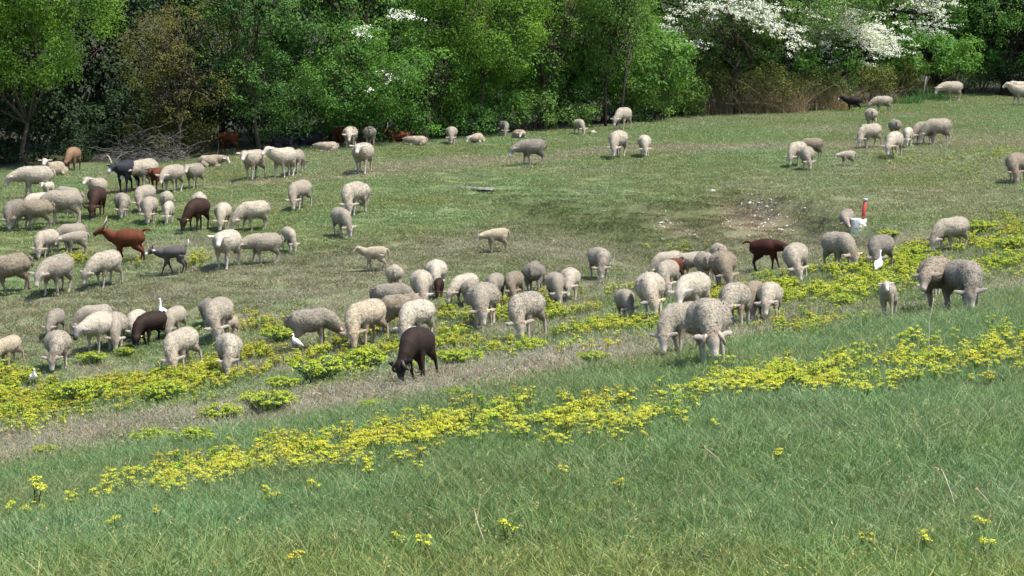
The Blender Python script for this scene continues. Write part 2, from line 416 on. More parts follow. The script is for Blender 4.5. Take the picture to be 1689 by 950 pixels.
STRAW = mat_leaf('dry_stems', (0.15, 0.112, 0.062), (0.33, 0.26, 0.155), 0.15)

def lobes_in(rng, c, r, n, f=(0.34, 0.55)):
    out = []
    for i in range(n):
        d = rng.normal(0, 1, 3); d /= np.linalg.norm(d); d *= rng.uniform(0.25, 1) ** 0.5 * 0.72
        k = rng.uniform(*f)
        out.append((np.asarray(c) + d * np.asarray(r), np.asarray(r) * k * np.array((1, 1, rng.uniform(.7, .95)))))
    return out

def make_tree(name, label, cat, uc, u0, u1, vtop, vbot, leaf, back=0.0, seed=1, nl=9, clump=0.42, dens=1.6, per=60, size=0.10, trunk_r=0.14, trunks=1, group=None, bottom=-0.75, lobf=(0.34, 0.55), blossom=None, depth=None, flat=.6, droop=.3, shell=(.84, 1.05), updir=.5):
    rng = np.random.default_rng(seed)
    g = G1(uc, tree_v(uc)); d = Vector((g.x, g.y, 0)).normalized(); b = g + d * back; b.z = gz(b.x, b.y)
    Y = b.y
    L = at_depth(u0, vbot, Y); H = at_depth(u1, vtop, Y)
    w = (H.x - L.x) / 2; hh = (H.z - L.z) / 2
    c = np.array(((H.x + L.x) / 2, b.y, (H.z + L.z) / 2)) - np.array(b)
    r = np.array((w, depth if depth else min(w, hh) * 0.85, hh))
    root = empty(name, b); tag(root, label, cat, group)
    lobes = lobes_in(rng, c, r, nl, lobf)
    V, F, t = crown_leaves(rng, lobes, clump, dens, per, size, flat, droop, bottom=bottom, shell=shell, updir=updir)
    k = V.reshape(-1, 4, 3)[:, :, 2].min(1) + b.z > ground_z(V.reshape(-1, 4, 3)[:, 0, 0] + b.x, V.reshape(-1, 4, 3)[:, 0, 1] + b.y) + 0.02
    V = V.reshape(-1, 4, 3)[k].reshape(-1, 3); t = t.reshape(-1, 4)[k].ravel(); F = np.arange(len(V)).reshape(-1, 4)
    obj('crown', mesh_arrays('crown', V, F, {'tone': t}), LM[leaf], root)
    parts = []
    for q in range(trunks):
        bx = rng.normal(0, 0.25 * (trunks > 1), 2); top = c + np.array((rng.normal(0, w * .2), 0, hh * 0.25))
        st = bent(rng, (bx[0], bx[1], -0.25), top, 7, 0.05)
        parts.append(tube(st, np.linspace(trunk_r, trunk_r * .35, 7), 8))
        for (lc, lr) in lobes:
            if rng.uniform() < 1.0 / trunks + .25:
                s = st[rng.integers(2, 6)]; parts.append(tube(bent(rng, s, lc, 5, .1), np.linspace(trunk_r * .42, .012, 5), 5))
                for _ in range(4):
                    e = lc + rng.normal(0, .55, 3) * lr; parts.append(tube(bent(rng, lc * .6 + s * .4, e, 4, .12), np.linspace(.022, .006, 4), 4))
    V, F = merge(parts); obj('trunk', mesh_arrays('trunk', V, F, smooth=True), BARK, root)
    if blossom:
        P = []; Nn = []
        for (bu, bv, bw, bh, cnt) in blossom:                       # sprays of blossom over the sunny face of the crown
            p0 = np.array(at_depth(bu, bv, Y - r[1] * 0.45)) - np.array(b); sc = FPX / Y
            for _ in range(int(cnt * 1.35)):
                q = p0 + np.array((rng.normal(0, bw / sc * .5), rng.normal(0, r[1] * .35), rng.normal(0, bh / sc * .5)))
                ln = rng.uniform(.25, .6); an = rng.uniform(0, 6.28); dr = np.array((math.cos(an) + .5, math.sin(an) * .7, -rng.uniform(.05, .4)))
                m = int(26 * ln / .4); tt = rng.uniform(0, 1, m)[:, None]
                P.append(q + dr * ln * tt + rng.normal(0, .045, (m, 3)) * np.array((1, 1, .7))); Nn.append(rng.normal(0, .6, (m, 3)) + np.array((0, -.3, .8)))
        V, F, t = leaf_quads(rng, np.concatenate(P), np.concatenate(Nn), 0.05, 0.95, 0)
        obj('blossom', mesh_arrays('blossom', V, F, {'tone': t}), BLOSSOM, root)
    return root

def strands(rng, P, D, length, width, bend, tone, k=3):
    """thin tapering ribbons: stalks, canes, blades"""
    n = len(P); D = D / np.linalg.norm(D, axis=1)[:, None]; side = np.cross(D, rng.normal(0, 1, (n, 3))); side /= np.linalg.norm(side, axis=1)[:, None] + 1e-9
    bd = rng.normal(0, 1, (n, 3)); bd[:, 2] = -np.abs(bd[:, 2]); L = length[:, None]; rows = []
    for i in range(k + 1):
        t = i / k; c = P + D * L * t + bd * (bend * L) * t * t; w = width * (1 - .8 * t)
        rows += [c - side * w, c + side * w]
    V = np.stack(rows, 1).reshape(-1, 3); m = 2 * (k + 1); base = np.arange(n)[:, None] * m
    F = np.concatenate([base + np.array([[2 * i, 2 * i + 1, 2 * i + 3, 2 * i + 2]]) for i in range(k)])
    return V, F, np.repeat(tone, m)

def make_shrub(name, label, cat, uc, u0, u1, vtop, leaf, back=0.0, seed=1, per=52, size=0.08, dens=4.2, group=None, straw=0):
    """bush that grows from the ground: stems, foliage and, on some, dead canes"""
    rng = np.random.default_rng(seed); g = G1(uc, tree_v(uc)); d = Vector((g.x, g.y, 0)).normalized(); b = g + d * (back + min(.95, (u1 - u0) / (FPX / g.y) * .42)); b.z = gz(b.x, b.y); Y = b.y; sc = FPX / Y
    w = (u1 - u0) / sc / 2; top = at_depth(uc, vtop, Y).z - b.z; h = max(top, .3)
    root = empty(name, b); tag(root, label, cat, group)
    cx = ((u0 + u1) / 2 - uc) / sc
    lobes = lobes_in(rng, (cx, 0, h * .5), (w, min(w, h) * .8, h * .52), 8, (.34, .52))
    V, F, t = crown_leaves(rng, lobes, .3, dens, per, size, .7, .25)
    q = V.reshape(-1, 4, 3); k = q[:, :, 2].min(1) + b.z > ground_z(q[:, 0, 0] + b.x, q[:, 0, 1] + b.y) + .01
    q = q[k]; t = t.reshape(-1, 4)[k].ravel()
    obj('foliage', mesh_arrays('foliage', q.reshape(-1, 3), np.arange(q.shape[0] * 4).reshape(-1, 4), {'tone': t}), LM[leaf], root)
    parts = []
    for (lc, lr) in lobes:
        parts.append(tube(bent(rng, (rng.normal(0, .12), rng.normal(0, .1), -.12), lc + np.array((0, 0, lr[2] * .4)), 5, .08), np.linspace(.03, .008, 5), 5))
    V, F = merge(parts); obj('stems', mesh_arrays('stems', V, F), BARK, root)
    if straw:
        n = straw; P = np.stack([rng.uniform(-w, w, n) + cx, rng.normal(-.25, .35, n), np.zeros(n)], 1); P[:, 2] = ground_z(P[:, 0] + b.x, P[:, 1] + b.y) - b.z - .03
        D = np.stack([rng.normal(0, .32, n), rng.normal(-.1, .3, n), np.ones(n)], 1)
        V, F, t = strands(rng, P, D, rng.uniform(.35, 1.0, n) * h, .006, .45, rng.uniform(0, 1, n), 4)
        o = obj('dry_stalks', mesh_arrays('dry_stalks', V, F, {'tone': t}), STRAW, root)
    return root

def wood_spot(u):
    for lim, t in ((-90, 'past the overhanging ash'), (130, 'behind the yellow-green ash over dark shade'), (340, 'behind the olive-brown thorn'), (490, 'behind the ivy-wrapped tree'), (660, 'behind the rounded mid-green tree'), (870, 'behind the layered bright ash'), (1085, 'behind the arching willow'),
                   (1260, 'behind the dusted hawthorn'), (1450, 'behind the heavily blossomed hawthorn'), (1600, 'behind the trailing hawthorn'), (1780, 'behind the far corner bushes'), (9999, 'past the far corner of the pasture')):
        if u < lim: return t
def build_wood():
    GB = 'dark trees deep in the wood'
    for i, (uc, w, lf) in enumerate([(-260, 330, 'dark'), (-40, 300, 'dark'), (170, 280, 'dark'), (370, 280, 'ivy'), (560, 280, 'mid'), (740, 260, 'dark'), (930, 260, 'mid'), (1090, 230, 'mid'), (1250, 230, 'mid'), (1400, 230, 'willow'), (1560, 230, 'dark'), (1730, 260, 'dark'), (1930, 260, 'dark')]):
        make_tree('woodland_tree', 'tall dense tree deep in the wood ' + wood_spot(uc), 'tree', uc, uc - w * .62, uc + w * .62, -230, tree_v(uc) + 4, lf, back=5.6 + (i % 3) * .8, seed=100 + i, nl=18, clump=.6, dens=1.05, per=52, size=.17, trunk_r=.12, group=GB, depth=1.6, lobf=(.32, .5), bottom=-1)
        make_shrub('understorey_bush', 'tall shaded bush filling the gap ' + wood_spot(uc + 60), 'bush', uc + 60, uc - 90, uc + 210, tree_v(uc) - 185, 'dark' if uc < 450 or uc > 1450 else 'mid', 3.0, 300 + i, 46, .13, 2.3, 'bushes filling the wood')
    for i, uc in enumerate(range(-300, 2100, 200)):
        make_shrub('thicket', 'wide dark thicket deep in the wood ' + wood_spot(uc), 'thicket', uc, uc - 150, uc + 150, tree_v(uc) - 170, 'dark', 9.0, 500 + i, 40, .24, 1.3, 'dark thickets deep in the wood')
    make_tree('ash_tree', 'fresh yellow-green ash tree whose crown overhangs dark shade', 'tree', 55, -170, 214, -190, 214, 'ash', .8, 1, 26, .42, 3.4, 84, .08, .07, lobf=(.26, .42), droop=.5)
    make_tree('thorn_tree', 'sparse olive-brown thorn tree with twigs showing above brush pile', 'tree', 285, 182, 405, -30, 262, 'olive', .8, 2, 16, .36, 2.2, 52, .068, .05, 3, lobf=(.28, .42), bottom=-1)
    make_tree('ivy_covered_tree', 'dark tree wrapped in glossy ivy beside the olive thorn', 'tree', 430, 320, 530, -190, 224, 'ivy', 1.2, 3, 18, .30, 3.8, 60, .075, .07, lobf=(.25, .4), bottom=-1)
    make_tree('leafy_tree', 'rounded mid-green tree with a few white blossoms in its crown', 'tree', 610, 480, 715, 15, 218, 'mid', .8, 4, 18, .38, 3.3, 74, .078, .06, 2, lobf=(.27, .42), bottom=-.9,
              blossom=[(655, 25, 20, 14, 10), (600, 50, 14, 10, 7), (630, 135, 20, 20, 5)])
    make_tree('leafy_tree', 'tall mid-green tree rising behind the rounded one', 'tree', 560, 440, 700, -220, 70, 'mid', 3.0, 5, 12, .42, 1.8, 60, .09, .16)
    make_tree('ash_tree', 'bright green ash tree with layered sprays above low bushes', 'tree', 800, 665, 935, -190, 175, 'ash', .9, 6, 20, .42, 3.4, 84, .08, .07, lobf=(.26, .42), droop=.5, bottom=-.9)
    make_tree('willow_tree', 'arching grey-green willow above a dark hollow', 'tree', 1010, 885, 1150, -150, 128, 'willow', .9, 7, 20, .40, 3.5, 70, .08, .06, 2, lobf=(.26, .4), droop=.6, bottom=-.9)
    make_tree('willow_tree', 'lower willow spilling to the ground beside the dry bramble', 'tree', 1085, 990, 1172, 40, 200, 'willow', 1.3, 71, 14, .36, 3.4, 66, .075, .05, 3, lobf=(.28, .42), droop=.5, bottom=-1)
    make_tree('leafy_tree', 'bushy mid-green tree filling the gap before the bright ash', 'tree', 700, 630, 775, 40, 226, 'mid', 1.2, 72, 12, .34, 3.2, 60, .08, .05, 3, lobf=(.28, .42), bottom=-1)
    make_tree('leafy_tree', 'narrow leafy tree between ash and willow above the hollow', 'tree', 905, 845, 965, -120, 150, 'willow', 1.4, 73, 12, .36, 3.2, 60, .08, .06, 2, lobf=(.28, .42), bottom=-1)
    make_tree('leafy_tree', 'green tree standing behind the white hawthorns', 'tree', 1290, 1120, 1480, -190, 120, 'willow', 3.2, 8, 16, .4, 2.6, 60, .09, .15, 2)
    make_tree('evergreen_tree', 'large dark green tree over the far corner of the pasture', 'tree', 1650, 1530, 1850, -170, 140, 'mid', 2.4, 9, 18, .4, 2.8, 62, .085, .16, 2)
    make_tree('hawthorn_tree', 'spreading hawthorn dusted with white blossom round its dark trunk', 'hawthorn', 1218, 1085, 1322, -90, 112, 'haw', .6, 10, 12, .3, 2.2, 44, .06, .11, 2, bottom=-.6,
              blossom=[(1165, 12, 46, 20, 34), (1100, 45, 18, 30, 16), (1225, 12, 60, 20, 46), (1265, 30, 50, 30, 46), (1135, 72, 36, 10, 8), (1300, 62, 26, 30, 20)])
    make_tree('hawthorn_tree', 'hawthorn with heavy drooping tiers of white blossom', 'hawthorn', 1395, 1312, 1472, 0, 112, 'haw', .3, 11, 9, .28, 2.2, 40, .06, .09, 2, bottom=-.6,
              blossom=[(1375, 26, 60, 20, 140), (1400, 46, 70, 14, 130), (1345, 58, 40, 24, 50), (1440, 64, 44, 16, 76), (1450, 80, 26, 10, 24), (1340, 95, 40, 26, 14), (1420, 100, 30, 16, 10), (1295, 130, 46, 22, 12)])
    make_tree('hawthorn_tree', 'slender hawthorn whose blossom trails down over green scrub', 'hawthorn', 1518, 1478, 1560, -70, 60, 'haw', .6, 12, 7, .28, 2.2, 40, .06, .08, bottom=-.6,
              blossom=[(1500, 2, 40, 14, 34), (1530, 14, 44, 30, 56), (1525, 50, 26, 26, 30)])
    for i, (uc, wd, vt, bk, lf, lb) in enumerate([(545, 95, 128, 1.5, 'mid', 'broad green bush behind the standing red-brown goat'), (650, 90, 120, .9, 'mid', 'tall green bush over the resting red-brown goat'), (735, 85, 118, .8, 'ash', 'fresh green bush below the bright ash'), (815, 90, 112, .7, 'mid', 'tall green bush below the layered ash'),
        (890, 80, 118, .9, 'willow', 'grey-green bush at the rim of the hollow'), (1030, 85, 108, .9, 'willow', 'tall pale bush behind the tall grazing sheep'), (1110, 90, 90, .8, 'willow', 'leafy bush rising beside the dry bramble'), (1150, 80, 60, 1.2, 'haw', 'grey-green bush under the first blossom'), (465, 80, 110, 1.9, 'ivy', 'ivy-clad bush above the black goats')]):
        make_shrub('bush', lb, 'bush', uc, uc - wd / 2 - 12, uc + wd / 2 + 12, vt, lf, bk, 400 + i, 52, .085, 3.6, group='bushes along the edge of the wood')
    S = 'bushes along the edge of the wood'
    for i, (uc, u0, u1, vt, lf, bk, st, lb) in enumerate([
        (760, 700, 830, 165, 'mid', .2, 0, 'low green bush below the bright ash tree'), (870, 815, 925, 150, 'willow', .1, 0, 'green bush beside the dark hollow'),
        (690, 640, 730, 176, 'mid', .3, 0, 'small dark green bush behind the resting brown goat'), (600, 545, 650, 165, 'mid', .6, 0, 'mid-green bush behind two grazing sheep'),
        (955, 905, 1010, 172, 'willow', .2, 0, 'low leafy bush in front of the dark hollow'), (1065, 1005, 1125, 135, 'willow', .1, 0, 'broad pale green bush where the pasture edge climbs'),
        (1120, 1080, 1170, 148, 'willow', .2, 20, 'rounded green bush next to dry bramble'), (1190, 1130, 1250, 98, 'scrub', .3, 900, 'dry bramble thicket under the first hawthorn'),
        (1270, 1215, 1330, 92, 'scrub', .3, 1100, 'tan thicket of dead stalks between two hawthorns'), (1345, 1290, 1400, 100, 'scrub', .2, 950, 'brown bramble thicket behind the black sheep'),
        (1430, 1380, 1485, 92, 'scrub', .4, 240, 'olive scrub bush behind the black sheep and grey sheep'), (1490, 1440, 1540, 62, 'scrub', .9, 80, 'tall olive scrub beneath the trailing hawthorn'),
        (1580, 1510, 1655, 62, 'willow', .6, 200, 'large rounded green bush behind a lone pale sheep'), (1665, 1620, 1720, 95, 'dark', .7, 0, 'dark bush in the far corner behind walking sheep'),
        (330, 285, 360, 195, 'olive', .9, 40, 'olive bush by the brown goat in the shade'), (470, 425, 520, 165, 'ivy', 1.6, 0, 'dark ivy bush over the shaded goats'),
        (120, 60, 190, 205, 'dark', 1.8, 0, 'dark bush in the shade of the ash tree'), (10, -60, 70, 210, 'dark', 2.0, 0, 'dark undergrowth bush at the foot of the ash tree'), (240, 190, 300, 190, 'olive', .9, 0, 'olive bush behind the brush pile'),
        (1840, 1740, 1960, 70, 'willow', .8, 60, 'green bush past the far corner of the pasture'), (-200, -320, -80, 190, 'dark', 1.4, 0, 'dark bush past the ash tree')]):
        make_shrub('bush', lb, 'bush', uc, u0, u1, vt, lf, bk, 200 + i, straw=st, group=S)
    # brush pile of dead grey twigs
    rng = np.random.default_rng(7); b = G1(250, 268); root = empty('brush_pile', b); tag(root, 'pile of bare grey dead branches at the edge of the wood', 'brush pile')
    parts = []
    for i in range(330):
        a = rng.uniform(-1.35, 1.0); z = abs(rng.normal(0, .5)); ln = rng.uniform(.3, 1.0)
        p0 = np.array((a, rng.normal(.2, .35), max(.02, z * (1 - abs(a) / 2))))
        th = rng.uniform(0, 6.28); e = p0 + np.array((math.cos(th) * ln, math.sin(th) * .5 * ln, rng.uniform(-.5, .45) * ln)); e[2] = max(e[2], 0.0)
        parts.append(tube(bent(rng, p0, e, 5, .09), np.linspace(rng.uniform(.006, .013), .003, 5), 4))
    V, F = merge(parts); V[:, 2] += ground_z(V[:, 0] + b.x, V[:, 1] + b.y) - b.z
    obj('dead_branches', mesh_arrays('dead_branches', V, F), BARK_GREY, root)
    # reeds, bright green blades by the stake
    for (u, v, wpx, h, lb) in ((1540, 166, 48, .75, 'clump of bright green reeds behind the leaning stake'), (1496, 172, 40, .55, 'shorter clump of reeds beside the grey sheep')):
        c = G1(u, v); n = 260; rng = np.random.default_rng(u); w = wpx / (FPX / c.y)
        P = np.stack([rng.uniform(-w / 2, w / 2, n) * 1.2, rng.normal(.15, .2, n), np.full(n, -.03)], 1); D = np.stack([rng.normal(0, .25, n), rng.normal(0, .2, n), np.ones(n)], 1)
        V, F, t = strands(rng, P, D, rng.uniform(.5, 1.1, n) * h, .012, .35, rng.uniform(0, 1, n), 4); V[:, 2] += ground_z(V[:, 0] + c.x, V[:, 1] + c.y) - c.z
        r_ = empty('reed_clump', c); tag(r_, lb, 'reeds'); obj('blades', mesh_arrays('blades', V, F, {'tone': t}), LM['reed'], r_)
build_wood()
# ------------------------------------------------------------------ animals
def loft(pts, rads, lat, n=14):
    """closed tube with elliptical sections; lat = sideways vector per ring; rads = (sideways, other)"""
    P = np.asarray(pts, float); k = len(P); rads = np.asarray(rads, float)
    T = np.gradient(P, axis=0); T /= np.linalg.norm(T, axis=1)[:, None] + 1e-9
    A = np.broadcast_to(np.asarray(lat, float), (k, 3)); A = A - (A * T).sum(1)[:, None] * T; A = A / (np.linalg.norm(A, axis=1)[:, None] + 1e-9)
    B = np.cross(T, A); th = np.arange(n) * 2 * math.pi / n
    V = (P[:, None] + rads[:, 0, None, None] * np.cos(th)[None, :, None] * A[:, None] + rads[:, 1, None, None] * np.sin(th)[None, :, None] * B[:, None]).reshape(-1, 3)
    i = np.arange(k - 1)[:, None] * n; j = np.arange(n)[None]; j2 = (j + 1) % n
    Q = np.stack([i + j, i + j2, i + n + j2, i + n + j], -1).reshape(-1, 4)
    V = np.concatenate([V, P[:1], P[-1:]]); c0 = len(V) - 2; j = np.arange(n); j2 = (j + 1) % n
    T3 = np.concatenate([np.stack([np.full(n, c0), j2, j], -1), np.stack([np.full(n, c0 + 1), (k - 1) * n + j, (k - 1) * n + j2], -1)])
    return V, [Q, T3]

def remesh(V, F, vox, smooth_it=4):
    me = mesh_arrays('tmp', V, F); o = bpy.data.objects.new('tmp', me); col_main.objects.link(o)
    m = o.modifiers.new('r', 'REMESH'); m.mode = 'VOXEL'; m.voxel_size = vox
    s = o.modifiers.new('s', 'SMOOTH'); s.factor = 0.5; s.iterations = smooth_it
    dg = bpy.context.evaluated_depsgraph_get(); out = bpy.data.meshes.new_from_object(o.evaluated_get(dg))
    bpy.data.objects.remove(o); bpy.data.meshes.remove(me)
    return out

def rotz(p, c, ang):
    p = np.asarray(p, float); c = np.asarray(c, float); d = p - c; ca, sa = math.cos(ang), math.sin(ang)
    return c + np.stack([d[..., 0] * ca - d[..., 1] * sa, d[..., 0] * sa + d[..., 1] * ca, d[..., 2]], -1)

class Animal: pass
def make_animal(key, kind='sheep', muzzle=0.04, turn=0.0, stride=(0, 0, 0, 0), width=1.0, seed=0, lying=False, horns=None, tail='stub', ear_droop=0.15, deepm=1.0):
    """one posed body as a single continuous skin; forward is +X, feet at z = 0, back at about 0.72"""
    rng = np.random.default_rng(seed); S = []
    goat = kind == 'goat'; lamb = kind == 'lamb'; hair = kind == 'hair'
    fat = {'sheep': 1.0, 'hair': .93, 'lamb': .74, 'goat': .80}[kind] * width
    deep = {'sheep': .92, 'hair': .88, 'lamb': .82, 'goat': .80}[kind] * deepm
    dz = -0.30 if lying else 0.0
    body = [(-.475, .545, .05, .06), (-.445, .545, .125, .135), (-.37, .535, .19, .182), (-.24, .515, .215, .202), (-.08, .497, .232, .215), (.08, .492, .232, .218), (.21, .503, .212, .212), (.31, .515, .172, .19), (.385, .53, .12, .14), (.42, .54, .05, .07)]
    XS = .725 if not goat else .72
    body = [(x * XS, z, w, r) for x, z, w, r in body]
    bp = np.array([(x, 0, .705 - (.705 - z - r) * .8 - r * deep + dz) for x, z, w, r in body]); br = np.array([(w * fat, r * deep) for x, z, w, r in body])
    if goat or hair: br[:, 1] *= 1 + .06 * np.cos(bp[:, 0] * 6 - .5); bp[:, 2] += .012 * np.cos(bp[:, 0] * 14)
    else: bp[:, 2] += .010 * np.cos(bp[:, 0] * 9 + .6)
    S.append(loft(bp, br, (0, 1, 0), 18))
    # neck and head: solve the neck angle for the wanted muzzle height
    NL = {'sheep': .385, 'hair': .39, 'lamb': .34, 'goat': .28}[kind] * (1 - .22 * min(1, max(0, muzzle - .1) / .4) * (not goat)); HL = .265 if not lamb else .25
    B = np.array((.235, 0, .555 + dz))
    def chain(th):
        thh = -0.78 + 0.50 * th if not goat else -0.45 + 0.45 * th
        thh = max(-1.32, min(-0.15, thh))
        d = lambda a: np.array((math.cos(a), 0, math.sin(a)))
        p1 = B + NL * .38 * d(th * .55); p2 = p1 + NL * .36 * d(th * .95); p3 = p2 + NL * .30 * d(th)
        return p1, p2, p3, d(thh)
    lo, hi = -1.45, 1.25
    for _ in range(40):
        mid = (lo + hi) / 2; p1, p2, p3, hd = chain(mid)
        if (p3 + hd * HL)[2] - .02 > muzzle: hi = mid
        else: lo = mid
    p1, p2, p3, hd = chain(mid)
    t1, t2, t3 = turn * .3, turn * .65, turn
    p1 = rotz(p1, B, t1); p2 = rotz(p2, B, t2 * .8); p3 = rotz(p3, B, t3 * .85); hdr = rotz(hd, (0, 0, 0), t3 * 1.1)
    lath = rotz((0, 1, 0), (0, 0, 0), t3 * 1.1)
    nf = {'sheep': 1.0, 'hair': .90, 'lamb': .76, 'goat': .80}[kind]
    B0 = B - np.array((.12, 0, .0))
    S.append(loft([B0, B, p1, p2, p3, p3 + hdr * .05], np.array([(.16, .17), (.158, .172), (.136, .155), (.108, .124), (.082, .090), (.06, .065)]) * nf, [lath * (i / 5) + np.array((0, 1, 0)) * (1 - i / 5) for i in range(6)], 14))
    up = np.cross(hdr, lath); up = up if up[2] > 0 else -up
    hb = p3 - hdr * .035
    hs = [(-.02, .055, .055, .006), (.08, .086, .088, .008), (.24, .092, .096, .010), (.40, .080, .086, .008), (.58, .056, .066, .002), (.78, .046, .052, -.006), (.92, .044, .044, -.012), (1.0, .026, .024, -.016)]
    hw = .84 if lamb or goat else .95
    S.append(loft([hb + hdr * HL * t + up * o for t, a, b, o in hs], np.array([(a, b) for t, a, b, o in hs]) * hw, lath, 12))
    ears = []
    for s in (-1, 1):
        e0 = hb + hdr * HL * .16 + lath * s * .055 * hw + up * .028; ed = lath * s * .93 - hdr * .22 + up * (.12 - ear_droop); ed /= np.linalg.norm(ed); el = .175 if not goat else .165
        el = .13 if lamb else el
        S.append(loft([e0, e0 + ed * el * .3, e0 + ed * el * .65, e0 + ed * el * .92, e0 + ed * el], [(.020, .015), (.040, .0145), (.042, .013), (.024, .0115), (.008, .008)], np.cross(ed, up), 8)); ears.append((e0, ed, el))
    # legs
    lf = 1.0; hoof = []
    if not lying:
        th_ = {'sheep': .92, 'hair': .88, 'lamb': .88, 'goat': .85}[kind]
        for i, (x, y, hind) in enumerate(((.182, .098, 0), (.182, -.098, 0), (-.238, .112, 1), (-.238, -.112, 1))):
            st = stride[i]; y *= fat ** .6
            if hind: pts = [(x + .055, y, .50), (x + .08, y * 1.06, .37), (x - .055 + st * .35, y, .235), (x - .03 + st * .8, y * .95, .075), (x - .02 + st, y * .95, .022), (x + .005 + st, y * .95, 0.004)]; rr = [(.10, .13), (.075, .105), (.030, .040), (.024, .026), (.030, .034), (.026, .032)]
            else: pts = [(x, y * .9, .48), (x, y, .36), (x + .012 + st * .45, y, .215), (x + .004 + st * .9, y * .98, .075), (x + .014 + st, y * .98, .022), (x + .03 + st, y * .98, 0.004)]; rr = [(.075, .10), (.056, .07), (.030, .034), (.023, .025), (.029, .033), (.025, .031)]
            rr = [(a * th_, b * th_) for a, b in rr]
            if abs(st) > .05: pts[2] = (pts[2][0], pts[2][1], pts[2][2] + .012)
            S.append(loft(pts, rr, (0, 1, 0), 10))
    else:
        for s in (-1, 1):
            S.append(loft([(.18, .12 * s, .12), (.28, .14 * s, .075), (.37, .15 * s, .045)], [(.06, .07), (.045, .05), (.03, .04)], (0, 1, 0), 8))
            S.append(loft([(.37, .15 * s, .045), (.27, .18 * s, .03), (.16, .19 * s, .03)], [(.034, .04), (.026, .03), (.026, .03)], (0, 1, 0), 8))
            S.append(loft([(-.30, .14 * s, .17), (-.20, .20 * s, .12), (-.08, .24 * s, .05)], [(.11, .12), (.09, .10), (.04, .05)], (0, 1, 0), 8))
    tb = bp[1] + np.array((-.02, 0, .10 * deep))
    if tail == 'stub': S.append(loft([tb, tb + (-.04, 0, -.05), tb + (-.055, 0, -.15), tb + (-.05, 0, -.22)], [(.035, .035), (.036, .034), (.028, .026), (.012, .012)], (0, 1, 0), 8))
    elif tail == 'long': S.append(loft([tb, tb + (-.05, 0, -.05), tb + (-.07, 0, -.18), tb + (-.06, 0, -.33)], [(.034, .034), (.034, .032), (.026, .026), (.014, .014)], (0, 1, 0), 8))
    elif tail == 'up': S.append(loft([tb + (.02, 0, .02), tb + (-.04, 0, .06), tb + (-.07, 0, .13), tb + (-.075, 0, .20)], [(.026, .026), (.03, .026), (.034, .024), (.014, .014)], (0, 1, 0), 8))
    elif tail == 'back': S.append(loft([tb + (.02, 0, .02), tb + (-.06, 0, .035), tb + (-.12, 0, .02), tb + (-.16, 0, -.02)], [(.026, .026), (.03, .026), (.03, .022), (.012, .012)], (0, 1, 0), 8))
    if goat and not lying: S.append(loft([hb + hdr * HL * .86 - up * .03, hb + hdr * HL * .84 - up * .07, hb + hdr * HL * .82 - up * .11], [(.016, .02), (.014, .018), (.006, .008)], lath, 6))
    V, F = merge(S)
    me = remesh(V, F, 0.0165, 4)
    n = len(me.vertices); co = np.empty(n * 3, np.float32); me.vertices.foreach_get('co', co); co = co.reshape(-1, 3).astype(float)
    no = np.empty(n * 3, np.float32); me.vertices.foreach_get('normal', no); no = no.reshape(-1, 3)
    # where wool ends: face beyond the poll, ears, lower legs
    th = (co - hb) @ hdr / HL; rad = np.linalg.norm(co - hb - th[:, None] * HL * hdr, axis=1)
    face = sstep(.16, .34, th) * (rad < .13); ear = np.zeros(n)
    for e0, ed, el in ears:
        q = (co - e0) @ ed / el; rr = np.linalg.norm(co - e0 - q[:, None] * el * ed, axis=1); ear = np.maximum(ear, ((q > .12) & (q < 1.15) & (rr < .05)).astype(float))
    leg = np.zeros(n) if lying else sstep(.30, .22, co[:, 2]) * (np.abs(co[:, 1]) > .02) * (face < .5) * ((th < .0) | (rad > .15))
    skin = np.clip(np.maximum(np.maximum(face, ear), leg), 0, 1)
    muz = sstep(.60, .82, th) * (rad < .1); hoofm = (co[:, 2] < .035) * (leg > .5)
    tl = ((co[:, 0] < tb[0] - .02) & (co[:, 2] > tb[2] + .02)).astype(float) if tail == 'up' else np.zeros(n)
    wool = 1 - skin
    nn = np.array([noise.noise(Vector(p) * 9 + Vector((seed * 3.1, 0, 0))) for p in co]); n2 = np.array([noise.noise(Vector(p) * 26 + Vector((0, seed, 0))) for p in co])
    amp = {'sheep': 1.0, 'hair': .25, 'lamb': .6, 'goat': .15}[kind]
    co2 = co + no * (wool * amp * (nn * .006 + n2 * .005))[:, None]
    me.vertices.foreach_set('co', co2.astype(np.float32).ravel())
    at = me.attributes.new('reg', 'FLOAT_COLOR', 'POINT'); c4 = np.stack([skin, muz, np.maximum(hoofm, 0), np.ones(n)], 1).astype(np.float32); at.data.foreach_set('color', c4.ravel())
    a2 = me.attributes.new('tailtip', 'FLOAT', 'POINT'); a2.data.foreach_set('value', tl.astype(np.float32))
    a3 = me.attributes.new('ear', 'FLOAT', 'POINT'); a3.data.foreach_set('value', ear.astype(np.float32))
    me.polygons.foreach_set('use_smooth', np.ones(len(me.polygons), bool)); me.update(); me.name = 'body_' + key
    A = Animal(); A.me = me; A.kind = kind; A.fleece = None
    if kind in ('sheep', 'lamb'):
        # locks of fleece standing off the skin
        cand = np.where(wool > .6)[0]; pickv = rng.choice(cand, min(len(cand), 3400), replace=False)
        P = co2[pickv] + no[pickv] * .001 + rng.normal(0, .004, (len(pickv), 3)); hang = np.array((-.15, 0, -.45))
        nv = no[pickv] + rng.normal(0, .12, (len(pickv), 3)); nv /= np.linalg.norm(nv, axis=1)[:, None]
        T = hang + rng.normal(0, .5, (len(pickv), 3)); T -= (T * nv).sum(1)[:, None] * nv; T /= np.linalg.norm(T, axis=1)[:, None]; T = T * .97 + no[pickv] * .16
        Bv = np.cross(nv, T); Bv /= np.linalg.norm(Bv, axis=1)[:, None]; sz = (.0225 if kind == 'sheep' else .018) * rng.uniform(.6, 1.25, len(pickv))[:, None]
